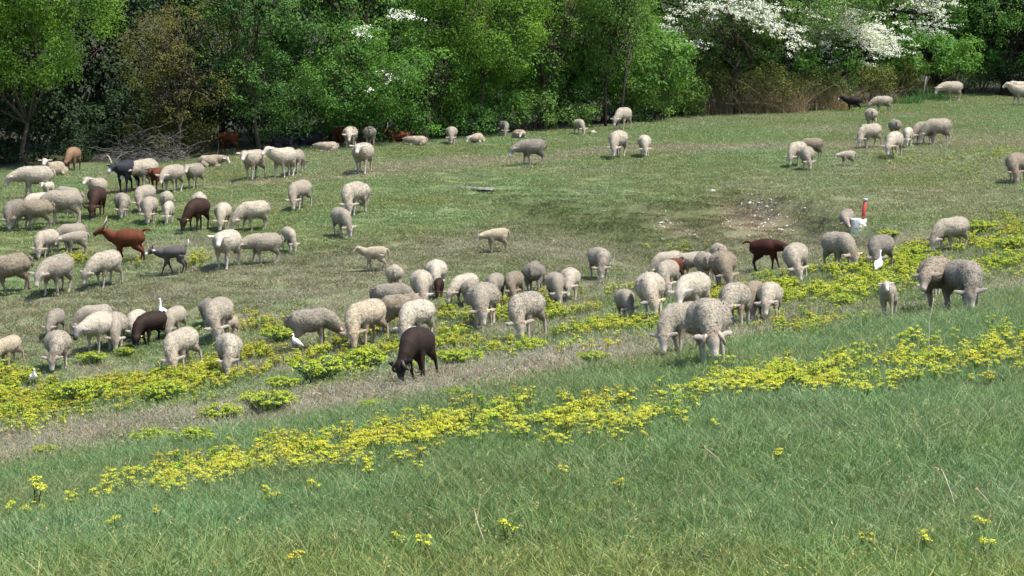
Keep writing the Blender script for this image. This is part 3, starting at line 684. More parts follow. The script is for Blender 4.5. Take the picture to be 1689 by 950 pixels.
        VV = np.stack([P - Bv * sz * .38, P + Bv * sz * .38, P + T * sz + Bv * sz * .12, P + T * sz - Bv * sz * .12], 1).reshape(-1, 3)
        A.fleece = mesh_arrays('fleece', VV, np.arange(len(VV)).reshape(-1, 4))
    # eyes, horns, ear tag as separate little meshes in the same space
    A.eyes = []
    for s in (-1, 1):
        c = hb + hdr * HL * .36 + lath * s * .066 * hw + up * .034
        V, F = loft([c - lath * s * .010, c - lath * s * .004, c + lath * s * .005, c + lath * s * .012], [(.004, .004), (.013, .016), (.012, .015), (.004, .004)], up, 8); A.eyes.append(mesh_arrays('eye', V, F, smooth=True))
    A.horns = []
    for s in (-1, 1):
        h0 = hb + hdr * HL * .12 + lath * s * .032 + up * .055
        if horns == 'long':   # sabre horns that rise and spread
            q = [h0, h0 + up * .08 - hdr * .05 + lath * s * .045, h0 + up * .145 - hdr * .10 + lath * s * .11, h0 + up * .19 - hdr * .13 + lath * s * .19]; r_ = [.023, .019, .013, .004]
        elif horns == 'short': q = [h0, h0 + up * .05 - hdr * .02 + lath * s * .015, h0 + up * .09 - hdr * .05 + lath * s * .03]; r_ = [.016, .012, .004]
        elif horns == 'flat': q = [h0, h0 + up * .03 + lath * s * .06, h0 + up * .03 + lath * s * .14 - hdr * .02, h0 + up * .05 + lath * s * .2 - hdr * .04]; r_ = [.02, .018, .013, .004]
        elif horns == 'curl':
            h0 = hb + hdr * HL * .10 + lath * s * .05 + up * .03; q = []; r_ = []
            for i in range(11):
                a = i / 10 * 4.6; rr = .075 * (1 - .03 * i); q.append(h0 + lath * s * (.01 + .075 * i / 10 + .03 * math.sin(a)) + (up * math.sin(a + .9) - hdr * math.cos(a + .9)) * rr * .9 - (up * math.sin(.9) - hdr * math.cos(.9)) * .05); r_.append(.026 * (1 - .085 * i))
        else: continue
        V, F = loft(q, [(r, r) for r in r_], np.cross(np.gradient(np.array(q), axis=0)[0], np.array((.3, .5, .1))), 8); A.horns.append(mesh_arrays('horn', V, F, smooth=True))
    e0, ed, el = ears[1]; c = e0 + ed * el * .5 + up * .012; tw = np.cross(ed, up)
    V = []; 
    for zz in (-.004, .010):
        for a, b in ((-1, -1), (1, -1), (1.15, .3), (0, 1.3), (-1.15, .3)): V.append(c + up * zz + ed * a * .013 - hdr * b * -.015)
    F5 = np.array([[4, 3, 2, 1, 0], [5, 6, 7, 8, 9]]); F4 = np.array([[i, (i + 1) % 5, (i + 1) % 5 + 5, i + 5] for i in range(5)])
    A.tag = mesh_arrays('ear_tag', np.array(V), [F5, F4])
    A.udder = None
    return A

def mat_fleece(name, wool, skin, muzzle, hoof=(.06, .05, .045), tailc=None, earc=None, woolly=1.0, var=.20):
    m, nt, out = newmat(name)
    tc = N(nt, 'ShaderNodeTexCoord'); oi = N(nt, 'ShaderNodeObjectInfo'); at = N(nt, 'ShaderNodeAttribute', attribute_name='reg')
    sp = N(nt, 'ShaderNodeSeparateColor'); nt.links.new(at.outputs['Color'], sp.inputs[0])
    big = N(nt, 'ShaderNodeTexNoise', Scale=4.0, Detail=3.0); nt.links.new(tc.outputs['Object'], big.inputs['Vector'])
    fine = N(nt, 'ShaderNodeTexNoise', Scale=55.0, Detail=5.0, Roughness=.65); nt.links.new(tc.outputs['Object'], fine.inputs['Vector'])
    rv = mapr(nt, oi.outputs['Random'], 0, 1, 1 - var, 1 + var)
    c = mixc(nt, 1.0, tuple(q * k for q, k in zip(wool, (1.17, 1.14, 1.08) if woolly > .5 else (.88, .88, .88))), rv, 'MULTIPLY')
    c = mixc(nt, 1.0, c, mapr(nt, big.outputs[0], .3, .7, .84, 1.1), 'MULTIPLY')
    c = mixc(nt, 1.0, c, mapr(nt, fine.outputs[0], .32, .66, 1 - .38 * woolly, 1 + .14 * woolly), 'MULTIPLY')
    if woolly > .5:
        sx = N(nt, 'ShaderNodeSeparateXYZ'); nt.links.new(tc.outputs['Object'], sx.inputs[0])
        ad = N(nt, 'ShaderNodeMath', operation='ADD'); nt.links.new(sx.outputs['Z'], ad.inputs[0]); nt.links.new(mapr(nt, big.outputs[0], .3, .7, -.09, .09), ad.inputs[1])
        c = mixc(nt, mapr(nt, ad.outputs[0], .44, .30, 0, .5), c, mixc(nt, 1.0, c, (.72, .60, .48), 'MULTIPLY'))     # mud and grass stains on the belly wool
    s = mixc(nt, 1.0, skin, mapr(nt, big.outputs[0], .3, .7, .82, 1.12), 'MULTIPLY')
    s = mixc(nt, sp.outputs[1], s, muzzle); s = mixc(nt, sp.outputs[2], s, hoof)
    if earc:
        ea = N(nt, 'ShaderNodeAttribute', attribute_name='ear'); s = mixc(nt, ea.outputs['Fac'], s, earc)
    c = mixc(nt, sp.outputs[0], c, s)
    if tailc:
        ta = N(nt, 'ShaderNodeAttribute', attribute_name='tailtip'); c = mixc(nt, ta.outputs['Fac'], c, tailc)
    p = N(nt, 'ShaderNodeBsdfPrincipled', Roughness=.95 if woolly > .5 else .7); p.inputs['Specular IOR Level'].default_value = .1 if woolly > .5 else .14
    p.inputs['Sheen Weight'].default_value = .12 * (woolly > .5)
    nt.links.new(c, p.inputs['Base Color'])
    b = N(nt, 'ShaderNodeBump', Strength=.7 * woolly + .1, Distance=.012); nt.links.new(fine.outputs[0], b.inputs['Height']); nt.links.new(b.outputs[0], p.inputs['Normal'])
    nt.links.new(p.outputs[0], out.inputs['Surface']); return m

PALE = (.50, .42, .36)
MF = {
 'g': mat_fleece('fleece_grey', (0.258, 0.232, 0.192), (0.366, 0.311, 0.262), (0.488, 0.421, 0.366)),
 'p': mat_fleece('fleece_pale', (0.330, 0.296, 0.244), (0.415, 0.354, 0.299), (0.537, 0.470, 0.415)),
 'w': mat_fleece('fleece_whitish', (0.390, 0.356, 0.298), (0.464, 0.409, 0.354), (0.586, 0.525, 0.470), var=.08),
 'c': mat_fleece('fleece_cream', (0.360, 0.310, 0.234), (0.390, 0.311, 0.226), (0.464, 0.384, 0.311), var=.08),
 'd': mat_fleece('fleece_dark_grey', (0.188, 0.171, 0.148), (0.287, 0.250, 0.217), (0.561, 0.500, 0.451), var=.1),
 't': mat_fleece('fleece_tan', (0.210, 0.178, 0.134), (0.262, 0.213, 0.173), (0.378, 0.311, 0.262), var=.1),
 'wf': mat_fleece('fleece_dark_nose', (0.396, 0.360, 0.300), (0.342, 0.311, 0.287), (0.049, 0.040, 0.040), var=.08),
 'br': mat_fleece('coat_dark_brown', (.040, .020, .013), (.06, .036, .026), (.05, .04, .035), woolly=.35),
 'tb': mat_fleece('coat_tan_brown', (.19, .115, .07), (.06, .032, .022), (.12, .07, .05), woolly=.4),
 'bk': mat_fleece('coat_black_brown', (.024, .0145, .0105), (.018, .016, .014), (.05, .045, .045), woolly=.3),
 'bw': mat_fleece('coat_black_white_face', (.022, .016, .015), (.03, .025, .024), (.6, .57, .53), woolly=.3),
 'gr': mat_fleece('hair_red_brown', (.112, .034, .014), (.085, .026, .012), (.06, .022, .012), woolly=.2, var=.1),
 'gd': mat_fleece('hair_dark_brown', (.040, .012, .008), (.032, .014, .010), (.04, .016, .012), woolly=.2, var=.05),
 'gb': mat_fleece('hair_blue_black', (.022, .023, .030), (.018, .018, .022), (.35, .33, .32), woolly=.2, var=.05),
 'gp': mat_fleece('hair_grey_pied', (.085, .076, .074), (.055, .048, .048), (.70, .68, .66), tailc=(.75, .72, .68), earc=(.45, .42, .40), woolly=.2, var=.05),
}
EYE = mat_plain('eye', (.012, .010, .008), .2, .1); HORN = mat_plain('horn', (.30, .25, .19), .55, .4, 25); HORN_DARK = mat_plain('horn_dark', (.05, .04, .035), .5, .4, 25)
TAGM = mat_plain('ear_tag', (.75, .52, .06), .5, .05)
W1 = (.07, -.05, -.06, .06); W2 = (-.05, .08, .09, -.05); W3 = (.03, -.02, .02, -.05); W4 = (.12, -.09, -.10, .09)
POSE = {}
for k_, a_ in {
 'g1': dict(muzzle=.03, stride=W3, seed=1), 'g2': dict(muzzle=.03, turn=.40, stride=W1, seed=2), 'g3': dict(muzzle=.03, turn=-.42, stride=W2, seed=3, width=1.05),
 'g4': dict(muzzle=.05, turn=.12, stride=W2, seed=4, width=1.08, ear_droop=.3), 'g5': dict(muzzle=.12, turn=-.15, stride=W1, seed=5, width=.96, ear_droop=.3),
 'm1': dict(muzzle=.25, turn=.1, stride=W2, seed=6), 'm2': dict(muzzle=.30, turn=-.3, stride=W3, seed=7, width=1.05, ear_droop=.35),
 'u1': dict(muzzle=.50, turn=.25, stride=W1, seed=8), 'u2': dict(muzzle=.58, turn=-.35, stride=W2, seed=9), 'u3': dict(muzzle=.52, turn=0, stride=W4, seed=10, width=1.04),
 'l1': dict(muzzle=.36, turn=.5, lying=True, seed=11), 'l2': dict(muzzle=.08, turn=-.7, lying=True, seed=12, width=1.08),
 'L1': dict(kind='lamb', muzzle=.05, stride=W2, seed=13, tail='long'), 'L2': dict(kind='lamb', muzzle=.34, turn=.1, stride=W3, seed=14, tail='long'), 'L3': dict(kind='lamb', muzzle=.56, turn=.2, stride=W1, seed=15, tail='long'),
 'h1': dict(kind='hair', muzzle=.03, turn=-.2, stride=W3, seed=16, tail='long'), 'h2': dict(kind='hair', muzzle=.04, turn=.3, stride=W1, seed=17, tail='long'), 'h3': dict(kind='hair', muzzle=.56, turn=.1, stride=W3, seed=18),
 'hc': dict(kind='hair', muzzle=.03, turn=-.38, stride=W1, seed=19, horns='curl', width=1.02), 'rc': dict(muzzle=.06, turn=.0, stride=W3, seed=20, horns='curl', width=1.08),
 'G1': dict(kind='goat', muzzle=.66, turn=.15, stride=(.02, -.03, -.05, .07), seed=21, horns='long', tail='back', width=1.14, deepm=1.04), 'G2': dict(kind='goat', muzzle=.57, turn=.3, stride=(.16, -.10, .10, .02), seed=22, horns='short', tail='up', deepm=.84),
 'G3': dict(kind='goat', muzzle=.50, turn=-.1, stride=W3, seed=23, horns='long', tail='back', width=1.12), 'G4': dict(kind='goat', muzzle=.33, turn=-.1, stride=W1, seed=24, tail='back', width=1.05),
 'G5': dict(kind='goat', muzzle=.62, turn=.4, stride=W3, seed=25, horns='flat', tail='back', width=1.05), 'G6': dict(kind='goat', muzzle=.40, turn=.4, lying=True, seed=26, horns='long', tail='back'),
}.items(): POSE[k_] = make_animal(k_, **a_)

ANIMALS = []
def put(name, cat, u, v, head, hpx, pose, mat, label, tagged=0, group=None):
    A = POSE[pose]; lying = pose in ('l1', 'l2', 'G6')
    g = G1(u, v); s = FPX / g.y; model_h = .42 if lying else .715
    sc = hpx / (s * model_h)
    if not lying:
        a, m = pix_ray(u, v); slope = float(m)
        n = gnormal(g.x, g.y, .5); sl = slope + n.y / n.z * -1 * -1 if False else slope - (-n.y / n.z) * -1 if False else slope
        dv = (abs(math.sin(R(head))) * .27 + .08) * sc * s * sl
        g = G1(u, v - dv * .6); s = FPX / g.y; sc = hpx / (s * model_h)
    if name == 'sheep' : sc = min(max(sc, .74), 1.16)
    else: sc = min(max(sc, .42), 1.3)
    g.z = gz(g.x, g.y); n = gnormal(g.x, g.y, .45)
    rot = n.to_track_quat('Z', 'Y').to_matrix() if False else Vector((0, 0, 1)).rotation_difference(n).to_matrix()
    rot = rot @ Matrix.Rotation(R(head), 3, 'Z')
    root = empty(name, g - n * 0.012, rot.to_euler(), sc); tag(root, label, cat, group)
    vr = random.Random(int(u * 7 + v)); root.scale = (sc * vr.uniform(.95, 1.04), sc * vr.uniform(.92, 1.08), sc)      # no two animals are built quite alike
    bod = obj('body', A.me, MF[mat], root, link_obj=True)
    if A.fleece and s > 40: obj('fleece', A.fleece, MF[mat], bod, link_obj=True)
    if s > 48 and not lying:
        for e in A.eyes: obj('eye', e, EYE, bod)
    for h in A.horns: obj('horn', h, HORN_DARK if mat in ('bk', 'gp') else HORN, bod, link_obj=True)
    if tagged: obj('ear_tag', A.tag, TAGM, bod)
    ANIMALS.append((g.x, g.y, .5 * sc, name, label, sc, s))
    return root
# ------------------------------------------------------------------ the flock: name, category, pixel of the feet, heading, height in pixels, pose, coat, label
SH = [
 (62,327,182,57,'m1','p','pale sheep stepping past a lamb below the ash tree\'s shade'), (90,290,200,24,'l1','p','pale sheep lying behind the stepping sheep near the ash shade'),
 (107,371,182,58,'g1','p','pale sheep grazing with a lamb hidden beneath its belly'), (112,352,150,44,'g2','g','grey sheep whose back just shows over the pale grazing one'),
 (64,362,200,44,'g1','w','whitish sheep behind the tan sheep, only its back showing'), (62,380,183,51,'g4','t','tan-grey sheep grazing beside a dark grey sheep'),
 (28,378,230,48,'g2','d','dark grey sheep grazing half hidden behind the tan sheep'), (161,338,245,44,'u2','p','pale sheep directly behind the dark brown grazing sheep with narrow shoulders'),
 (203,361,305,42,'g3','g','small grey sheep grazing right beside the dark brown sheep'), (241,350,225,44,'g2','p','pale sheep half hidden behind a grey sheep grazing head-on'),
 (248,369,275,44,'g1','g','grey sheep grazing head-on in front of a pale sheep'), (276,352,90,36,'g1','p','pale sheep behind the small lamb, rump showing'),
 (329,358,92,40,'g3','w','whitish sheep standing behind the dark brown tagged sheep'),
 (241,315,212,52,'m2','p','pale sheep standing between the horned black goat and small brown goat'), (287,318,218,46,'m1','p','pale sheep walking beside the small brown goat'),
 (322,312,222,42,'u1','g','grey sheep with raised brown face beside the walking pale sheep'), (345,275,20,20,'l2','p','pale sheep resting by the shaded brown goat'),
 (78,425,215,46,'g2','p','pale sheep with pink ears grazing beside a lamb'), (121,414,195,46,'g1','g','grey sheep standing behind the lamb with white legs'),
 (22,484,185,66,'g4','t','tan-grey sheep grazing at the rim of the slope, head low'), (96,488,218,67,'m1','g','grey sheep standing head lowered above the bare slope'),
 (178,474,205,60,'g5','p','pale sheep grazing below the red-brown horned goat'),
 (160,554,195,52,'g1','g','grey sheep lying low behind the sheep with the dark nose'), (163,583,235,67,'m2','wf','whitish sheep with a dark nose among the spurge'),
 (190,577,282,60,'g4','g','grey sheep grazing head-on beside the dark-nosed sheep'), (226,560,250,48,'g2','w','whitish sheep squeezed behind the black tagged sheep'),
 (295,556,240,50,'g1','g','grey sheep grazing behind the upright egret'), (95,557,262,46,'g5','g','narrow grey sheep facing out behind a broader one'),
 (99,611,292,64,'g3','g','broad grey sheep grazing near the hunched egret'), (21,604,215,50,'g5','c','small cream sheep grazing close to the hunched egret'),
 (309,612,218,70,'g2','p','pale sheep grazing in yellow spurge with drooping ears'), (383,622,298,71,'g3','p','pale curly sheep grazing in spurge, turned away from its neighbour'),
 (366,562,245,69,'g2','p','pale sheep grazing on the dry slope with a lamb behind'), (347,540,95,46,'g1','d','dark grey sheep half hidden behind the slope grazer'),
 (374,444,238,63,'u1','w','white-faced sheep walking head up with ears out sideways'), (438,437,190,53,'m1','g','stocky grey sheep walking with lowered head beside a lamb'),
 (421,381,198,50,'g4','p','pale sheep grazing above the stocky grey sheep'), (367,380,270,45,'g1','p','pale sheep grazing head-on beside the dark brown tagged sheep'),
 (497,346,218,48,'g2','p','pale sheep grazing alone on the open upper field'), (585,355,225,54,'g2','p','pale sheep grazing just behind a smaller grey one'),
 (600,340,80,34,'g1','p','pale sheep mostly hidden behind the upper field grazer'), (565,391,318,48,'g1','g','grey sheep grazing nose down in front of a pale one'),
 (420,297,218,49,'u1','p','pale sheep standing alert near the edge of the shade'), (470,294,205,50,'u2','w','whitish sheep walking with head turned, another close behind'),
 (491,288,75,40,'g1','g','grey sheep following close behind the whitish walking sheep'), (599,287,252,55,'u3','p','white-nosed sheep walking straight out from the wood'),
 (579,246,262,37,'m1','p','pale sheep facing out at the foot of the wood'), (611,243,95,34,'g1','g','grey sheep with its rump turned, at the foot of the wood'),
 (543,250,180,15,'l2','w','whitish resting sheep showing only a round back by the black goats'), (690,240,180,13,'l2','w','whitish resting sheep beside the resting red-brown goat'),
 (745,238,268,29,'g1','g','grey sheep grazing head-on before the low green bush'), (788,236,250,17,'l2','w','small whitish sheep lying at the field\'s far edge'),
 (831,226,310,26,'g3','g','grey sheep grazing with a pale one resting against it'), (857,229,330,15,'l2','p','pale sheep resting against a grey grazing one'),
 (880,273,186,44,'m1','d','dark grey sheep with white face walking along the bare track'), (956,223,312,26,'g1','p','small pale sheep grazing by the grey rock'),
 (1029,215,215,38,'g5','p','tall pale sheep grazing at the edge of the willow'), (1020,261,232,45,'g4','p','pale sheep grazing on the track below the tall one'),
 (1064,258,268,35,'g1','w','whitish sheep grazing head-on by itself on the track'),
 (652,482,92,44,'g1','p','pale sheep with its rump showing above the grey sheep'), (645,524,2,58,'g1','d','dark grey sheep standing broadside behind the tan sheep'),
 (696,506,280,59,'g1','p','pale sheep grazing between the dark grey sheep and dark lamb'), (720,482,266,52,'g4','w','whitish sheep standing over the dark brown lamb'),
 (662,552,4,68,'g2','t','tan-grey sheep standing broadside behind two pale grazers'), (612,574,202,78,'g2','c','cream sheep grazing nose to nose with a grey one'),
 (692,570,218,74,'g4','w','whitish sheep grazing directly behind the black horned sheep'), (515,577,2,69,'g1','g','grey sheep grazing over a half-hidden egret'),
 (770,505,205,53,'g5','p','pale sheep with white head reaching out on the slope'), (778,508,85,46,'g1','g','grey sheep with its rump turned beside the white-headed one'),
 (801,541,258,73,'g4','g','grey sheep grazing head-on in golden spurge'), (820,503,250,52,'g1','g','grey sheep behind the head-on grazer in golden spurge'),
 (850,498,238,50,'g2','t','tan-grey sheep grazing between two grey sheep'), (883,488,82,55,'g3','d','dark grey sheep with its rump turned on the slope'),
 (875,563,218,80,'g2','g','large grey sheep grazing in spurge, hips high'), (918,503,282,53,'g1','g','grey sheep grazing shoulder to shoulder with a paler one'),
 (942,496,266,53,'g5','p','pale sheep grazing shoulder to shoulder with a grey one'), (990,462,300,53,'g3','g','lone grey sheep grazing on the brown slope'),
 (1036,532,285,55,'g1','g','small grey sheep grazing alone in golden spurge'), (1080,531,262,80,'g4','p','pale sheep with yellow-tagged ear grazing head-on'),
 (1105,490,232,60,'g2','p','pale sheep grazing behind the tagged head-on sheep'), (1107,462,190,48,'g1','p','pale sheep at the back of the tight cluster, head low'),
 (1143,460,182,45,'g4','p','pale sheep standing broadside at the back of the cluster'), (1188,450,92,48,'g1','g','grey sheep highest at the back of the tight cluster'),
 (1166,468,95,52,'g3','g','grey sheep with shaded flank in the tight cluster'), (1197,479,268,64,'g4','t','tan-grey sheep grazing head-on in the tight cluster'),
 (1150,530,212,79,'m1','w','whitish sheep with head half raised behind the horned ram'), (1138,588,199,90,'g2','g','grey curly sheep grazing at the horned ram\'s shoulder'),
 (1218,546,238,79,'g5','g','grey sheep with tagged ear heading a row of three'), (1249,534,246,70,'g1','t','tan-grey sheep in the middle of a row of three'),
 (1274,534,250,68,'g5','p','pale sheep at the tail of a row of three'),
 (1317,466,238,64,'g2','p','pale sheep grazing in front of the dark brown goat'), (1384,447,322,64,'g1','g','grey sheep grazing toward the dark one with the egret'),
 (1453,447,205,59,'g2','d','dark grey sheep grazing behind the tall egret'), (1550,517,242,92,'m2','t','tan-grey sheep facing out with a pink nose'),
 (1594,517,292,87,'g3','d','dark grey sheep grazing with pale ears spread wide'), (1537,500,238,68,'g1','p','pale sheep hidden behind the pink-nosed sheep'),
 (1573,415,196,57,'g4','p','pale sheep grazing beside a lime green spurge bush'), (1411,379,238,38,'m1','g','grey sheep standing behind the concrete pipe and red post'),
 (1340,263,190,36,'g1','t','tan-grey sheep at the back of a group of three'), (1315,275,208,41,'g4','p','pale sheep grazing in a group of three'), (1331,281,248,39,'g2','g','small grey sheep grazing at the front of a group of three'),
 (1437,244,196,40,'g2','p','pale sheep grazing broadside on the far field'), (1476,262,228,45,'g5','p','pale sheep grazing behind a patch of yellow flowers'),
 (1437,211,92,32,'g1','p','pale sheep seen from behind below the grey sheep'), (1476,229,95,32,'g3','g','grey sheep seen from behind beside a small lamb'),
 (1549,239,184,44,'g1','p','pale sheep grazing with another alongside on the far field'), (1526,239,198,39,'g4','g','grey sheep grazing tight alongside a pale one on the far field'),
 (1457,186,182,28,'g5','g','grey sheep nosing up to the black sheep by the scrub'), (1571,167,186,33,'m1','p','lone pale sheep by the reeds and stake'),
 (1684,175,182,35,'u2','p','pale sheep walking at the far corner of the pasture'), (1690,166,182,32,'u1','w','whitish sheep behind the walking one in the far corner'),
 (1677,301,218,49,'g2','t','tan-grey sheep grazing alone on the far right field'),
]
LAMBS = [
 (80,328,220,28,'L3','w','whitish lamb peering out behind a stepping pale sheep'), (118,360,190,30,'L2','w','whitish lamb standing under the belly of a pale sheep'),
 (279,370,270,38,'L1','w','small pale lamb grazing head-on beside a grey sheep'), (126,422,196,41,'L2','p','lamb with white legs beside a pale pink-eared sheep'),
 (478,417,318,42,'L1','p','lamb grazing beside the stocky grey sheep'), (820,416,190,40,'L2','c','lone cream lamb standing on the open slope'), (620,447,180,42,'L3','c','lone cream lamb standing broadside above the dark grey sheep'),
 (382,556,200,34,'L2','c','cream lamb tucked behind a pale sheep on the dry slope'), (1467,529,238,63,'L3','p','lamb walking head up past a lime green spurge bush'), (1398,275,190,27,'L2','p','tiny lamb walking alone on the far field'),
 (1498,243,240,33,'L1','w','small whitish lamb among the far field sheep'), (724,493,262,34,'L1','br','dark brown lamb below a whitish sheep'),
]
DARK = [
 ('sheep','sheep',122,283,262,40,'h1','tb','tan-brown sheep with dark face at the edge of the shade',0), ('sheep','sheep',161,360,272,52,'h1','br','dark brown sheep grazing head-on with a pale one behind',0),
 ('sheep','sheep',327,382,248,55,'h1','br','dark brown sheep with a yellow ear tag grazing on the upper field',1), ('sheep','sheep',255,571,232,58,'h2','bk','black sheep with a yellow ear tag below an egret',1),
 ('black_sheep','sheep',700,634,256,94,'hc','bk','large black-brown horned sheep grazing on dry grass',0), ('sheep','sheep',1408,184,182,26,'h3','bw','black sheep with white face patch by the scrub',0),
 ('ram','ram',1178,607,268,113,'rc','p','pale ram with curled horns grazing head-on',0),
 ('goat','goat',212,319,248,55,'G3','gb','blue-black goat with long spreading horns facing out',0), ('goat','goat',262,316,240,39,'G5','gr','small red-brown goat with flat horns between pale sheep',0),
 ('goat','goat',215,434,180,58,'G1','gr','red-brown goat with tall horns standing broadside',0), ('goat','goat',290,452,180,48,'G2','gp','young grey goat with white face and raised white tail walking',0),
 ('goat','goat',1266,449,338,56,'G4','gd','dark brown goat reaching its head behind a pale sheep',0), ('goat','goat',1112,468,225,42,'G4','gr','red-brown goat hidden among the tight cluster of sheep',0),
 ('goat','goat',378,253,178,36,'G4','gr','orange-brown goat browsing in the shade beside brush',0), ('goat','goat',512,243,190,26,'G6','gb','black goat lying in the deep shade under ivy',0),
 ('goat','goat',468,246,20,24,'G6','gb','black goat lying beside the shaded dead branches',0), ('goat','goat',559,242,268,32,'G5','gr','red-brown goat standing in the shade next to a pale sheep',0), ('goat','goat',660,236,180,20,'G6','gr','red-brown goat resting low at the foot of the wood',0),
]
TAGGED = {79: 1}
def face(h):
    if 200 <= h <= 340: return 270 + (h - 270) * .47
    if 180 < h < 200: return 193 + (h - 180) * 1.25
    return h
def build_flock():
    for i, (u, v, hd, h, po, ma, lb) in enumerate(SH): put('sheep', 'sheep', u, v, face(hd), h, po, ma, lb, tagged=int(i % 11 == 3 or 'tagged' in lb and 'behind' not in lb), group='grazing flock of sheep')
    for (u, v, hd, h, po, ma, lb) in LAMBS: put('lamb', 'lamb', u, v, face(hd), h, po, ma, lb, group='lambs in the flock')
    for (nm, ct, u, v, hd, h, po, ma, lb, tg) in DARK: put(nm, ct, u, v, hd, h, po, ma, lb, tagged=tg, group='goats with the flock' if nm == 'goat' else None)
build_flock()

# ------------------------------------------------------------------ egrets
WHITE = mat_plain('egret_feathers', (.80, .80, .79), .8, .06, 30); BEAK = mat_plain('egret_beak', (.55, .33, .06), .5, .1); SHANK = mat_plain('egret_leg', (.05, .05, .04), .6, .2)
EGRETS = []
def egret(u, v, hpx, head, neck, label, z0=0.0):
    g = G1(u, v); s = FPX / g.y; sc = hpx / s / .56
    EGRETS.append((g.x, g.y))
    root = empty('egret', g + Vector((0, 0, z0)), (0, 0, R(head)), sc); tag(root, label, 'egret', 'white egrets among the sheep')
    S = [loft([(-.19, 0, .16), (-.13, 0, .195), (-.05, 0, .25), (.03, 0, .30), (.075, 0, .335), (.09, 0, .35)], [(.012, .014), (.04, .035), (.068, .066), (.066, .068), (.042, .05), (.02, .025)], (0, 1, 0), 14)]
    if neck == 'up': np_ = [(.05, 0, .315), (.085, 0, .355), (.085, 0, .41), (.075, 0, .46), (.08, 0, .505), (.095, 0, .53)]; hd0 = (.095, 0, .535)
    elif neck == 'down': np_ = [(.05, 0, .315), (.09, 0, .34), (.13, 0, .33), (.155, 0, .29), (.17, 0, .25), (.185, 0, .235)]; hd0 = (.185, 0, .235)
    else: np_ = [(.05, 0, .315), (.085, 0, .345), (.09, 0, .38), (.075, 0, .41), (.075, 0, .435), (.09, 0, .45)]; hd0 = (.09, 0, .452)
    S.append(loft(np_, [(.042, .045), (.034, .036), (.025, .027), (.021, .022), (.021, .021), (.02, .02)], (0, 1, 0), 10))
    h = np.array(hd0); S.append(loft([h + (-.03, 0, .002), h + (-.015, 0, .005), h + (.01, 0, .004), h + (.032, 0, -.002)], [(.010, .010), (.022, .022), (.022, .022), (.009, .009)], (0, 1, 0), 10))
    V, F = merge(S); me = remesh(V, F, .0085, 3); me.polygons.foreach_set('use_smooth', np.ones(len(me.polygons), bool)); obj('body', me, WHITE, root)
    for sg in (-1, 1):
        V, F = loft([(.055, .062 * sg, .315), (.01, .076 * sg, .285), (-.07, .064 * sg, .225), (-.15, .03 * sg, .165)], [(.012, .02), (.014, .05), (.013, .042), (.006, .01)], (0, 1, 0), 10); obj('wing', mesh_arrays('wing', V, F, smooth=True), WHITE, root)
        V, F = loft([(.0, .03 * sg, .24), (.01, .032 * sg, .15), (-.005, .03 * sg, .11), (.005, .03 * sg, .0)], [(.011, .012), (.007, .007), (.008, .008), (.006, .006)], (0, 1, 0), 6); lg = obj('leg', mesh_arrays('leg', V, F, smooth=True), SHANK, root)
        ft = [loft([(.005, .03 * sg, .004), (.03 * math.cos(a), .03 * sg + .03 * math.sin(a), .004), (.055 * math.cos(a), .03 * sg + .055 * math.sin(a), .003)], [(.005, .004), (.004, .004), (.002, .002)], (0, 0, 1), 5) for a in (-.6, 0, .6, 3.1)]
        V, F = merge(ft); obj('foot', mesh_arrays('foot', V, F), SHANK, lg)
    V, F = loft([h + (.022, 0, 0), h + (.05, 0, -.004), h + (.085, 0, -.012)], [(.010, .010), (.007, .007), (.001, .001)], (0, 1, 0), 8); obj('beak', mesh_arrays('beak', V, F, smooth=True), BEAK, root)
egret(55, 640, 40, 300, 'mid', 'hunched white egret standing in front of the cream sheep')
egret(270, 536, 45, 150, 'up', 'upright white egret with stretched neck behind the black sheep')
egret(489, 583, 40, 215, 'mid', 'white egret half hidden under the grey broadside sheep')
egret(1449, 455, 43, 60, 'up', 'tall white egret in front of the dark grey sheep')

# ------------------------------------------------------------------ marker post in a concrete pipe, stake, slab, stones
CONC = mat_plain('concrete', (.55, .56, .56), .9, .25, 14, .4); RED = mat_plain('red_paint', (.40, .045, .04), .6, .35, 14); GREYCAP = mat_plain('grey_cap', (.40, .42, .44), .5, .2)
OLDWOOD = mat_plain('weathered_wood', (.22, .205, .185), .9, .3, 12, .4); STONE = mat_plain('pale_stone', (.62, .60, .55), .9, .25, 8, .4); DULL = mat_plain('grey_stone', (.27, .26, .23), .9, .3, 8, .4)
def ring_solid(r0, r1, rin, h, n=28):
    th = np.arange(n) * 2 * math.pi / n; cs = np.stack([np.cos(th), np.sin(th)], 1); V = []
    for r, z in ((r0, -.15), (r1, h - .01), (r1 - .008, h), (rin, h), (rin, h * .25)): V.append(np.concatenate([cs * r, np.full((n, 1), z)], 1))
    V.append(np.array([[0, 0, h * .25]])); V = np.concatenate(V); i = np.arange(4)[:, None] * n; j = np.arange(n)[None]; j2 = (j + 1) % n
    Q = np.stack([i + j, i + j2, i + n + j2, i + n + j], -1).reshape(-1, 4); j = np.arange(n); T = np.stack([4 * n + j, 4 * n + (j + 1) % n, np.full(n, 5 * n)], -1)
    return V, [Q, T]
wp = G1(1416, 379); ws = FPX / wp.y
rt = empty('concrete_pipe', wp); tag(rt, 'short grey concrete pipe end standing in the grass', 'pipe')
V, F = ring_solid(.165 * 75 / ws, .180 * 75 / ws, .140 * 75 / ws, 20 / ws); obj('pipe_wall', mesh_arrays('pipe_wall', V, F), CONC, rt)
rp = empty('marker_post', wp + Vector((.075 * 75 / ws, .0, 17.5 / ws * .25)), (0, R(6), 0)); tag(rp, 'leaning red marker post with grey cap in the concrete pipe', 'post')
ph = 46 / ws
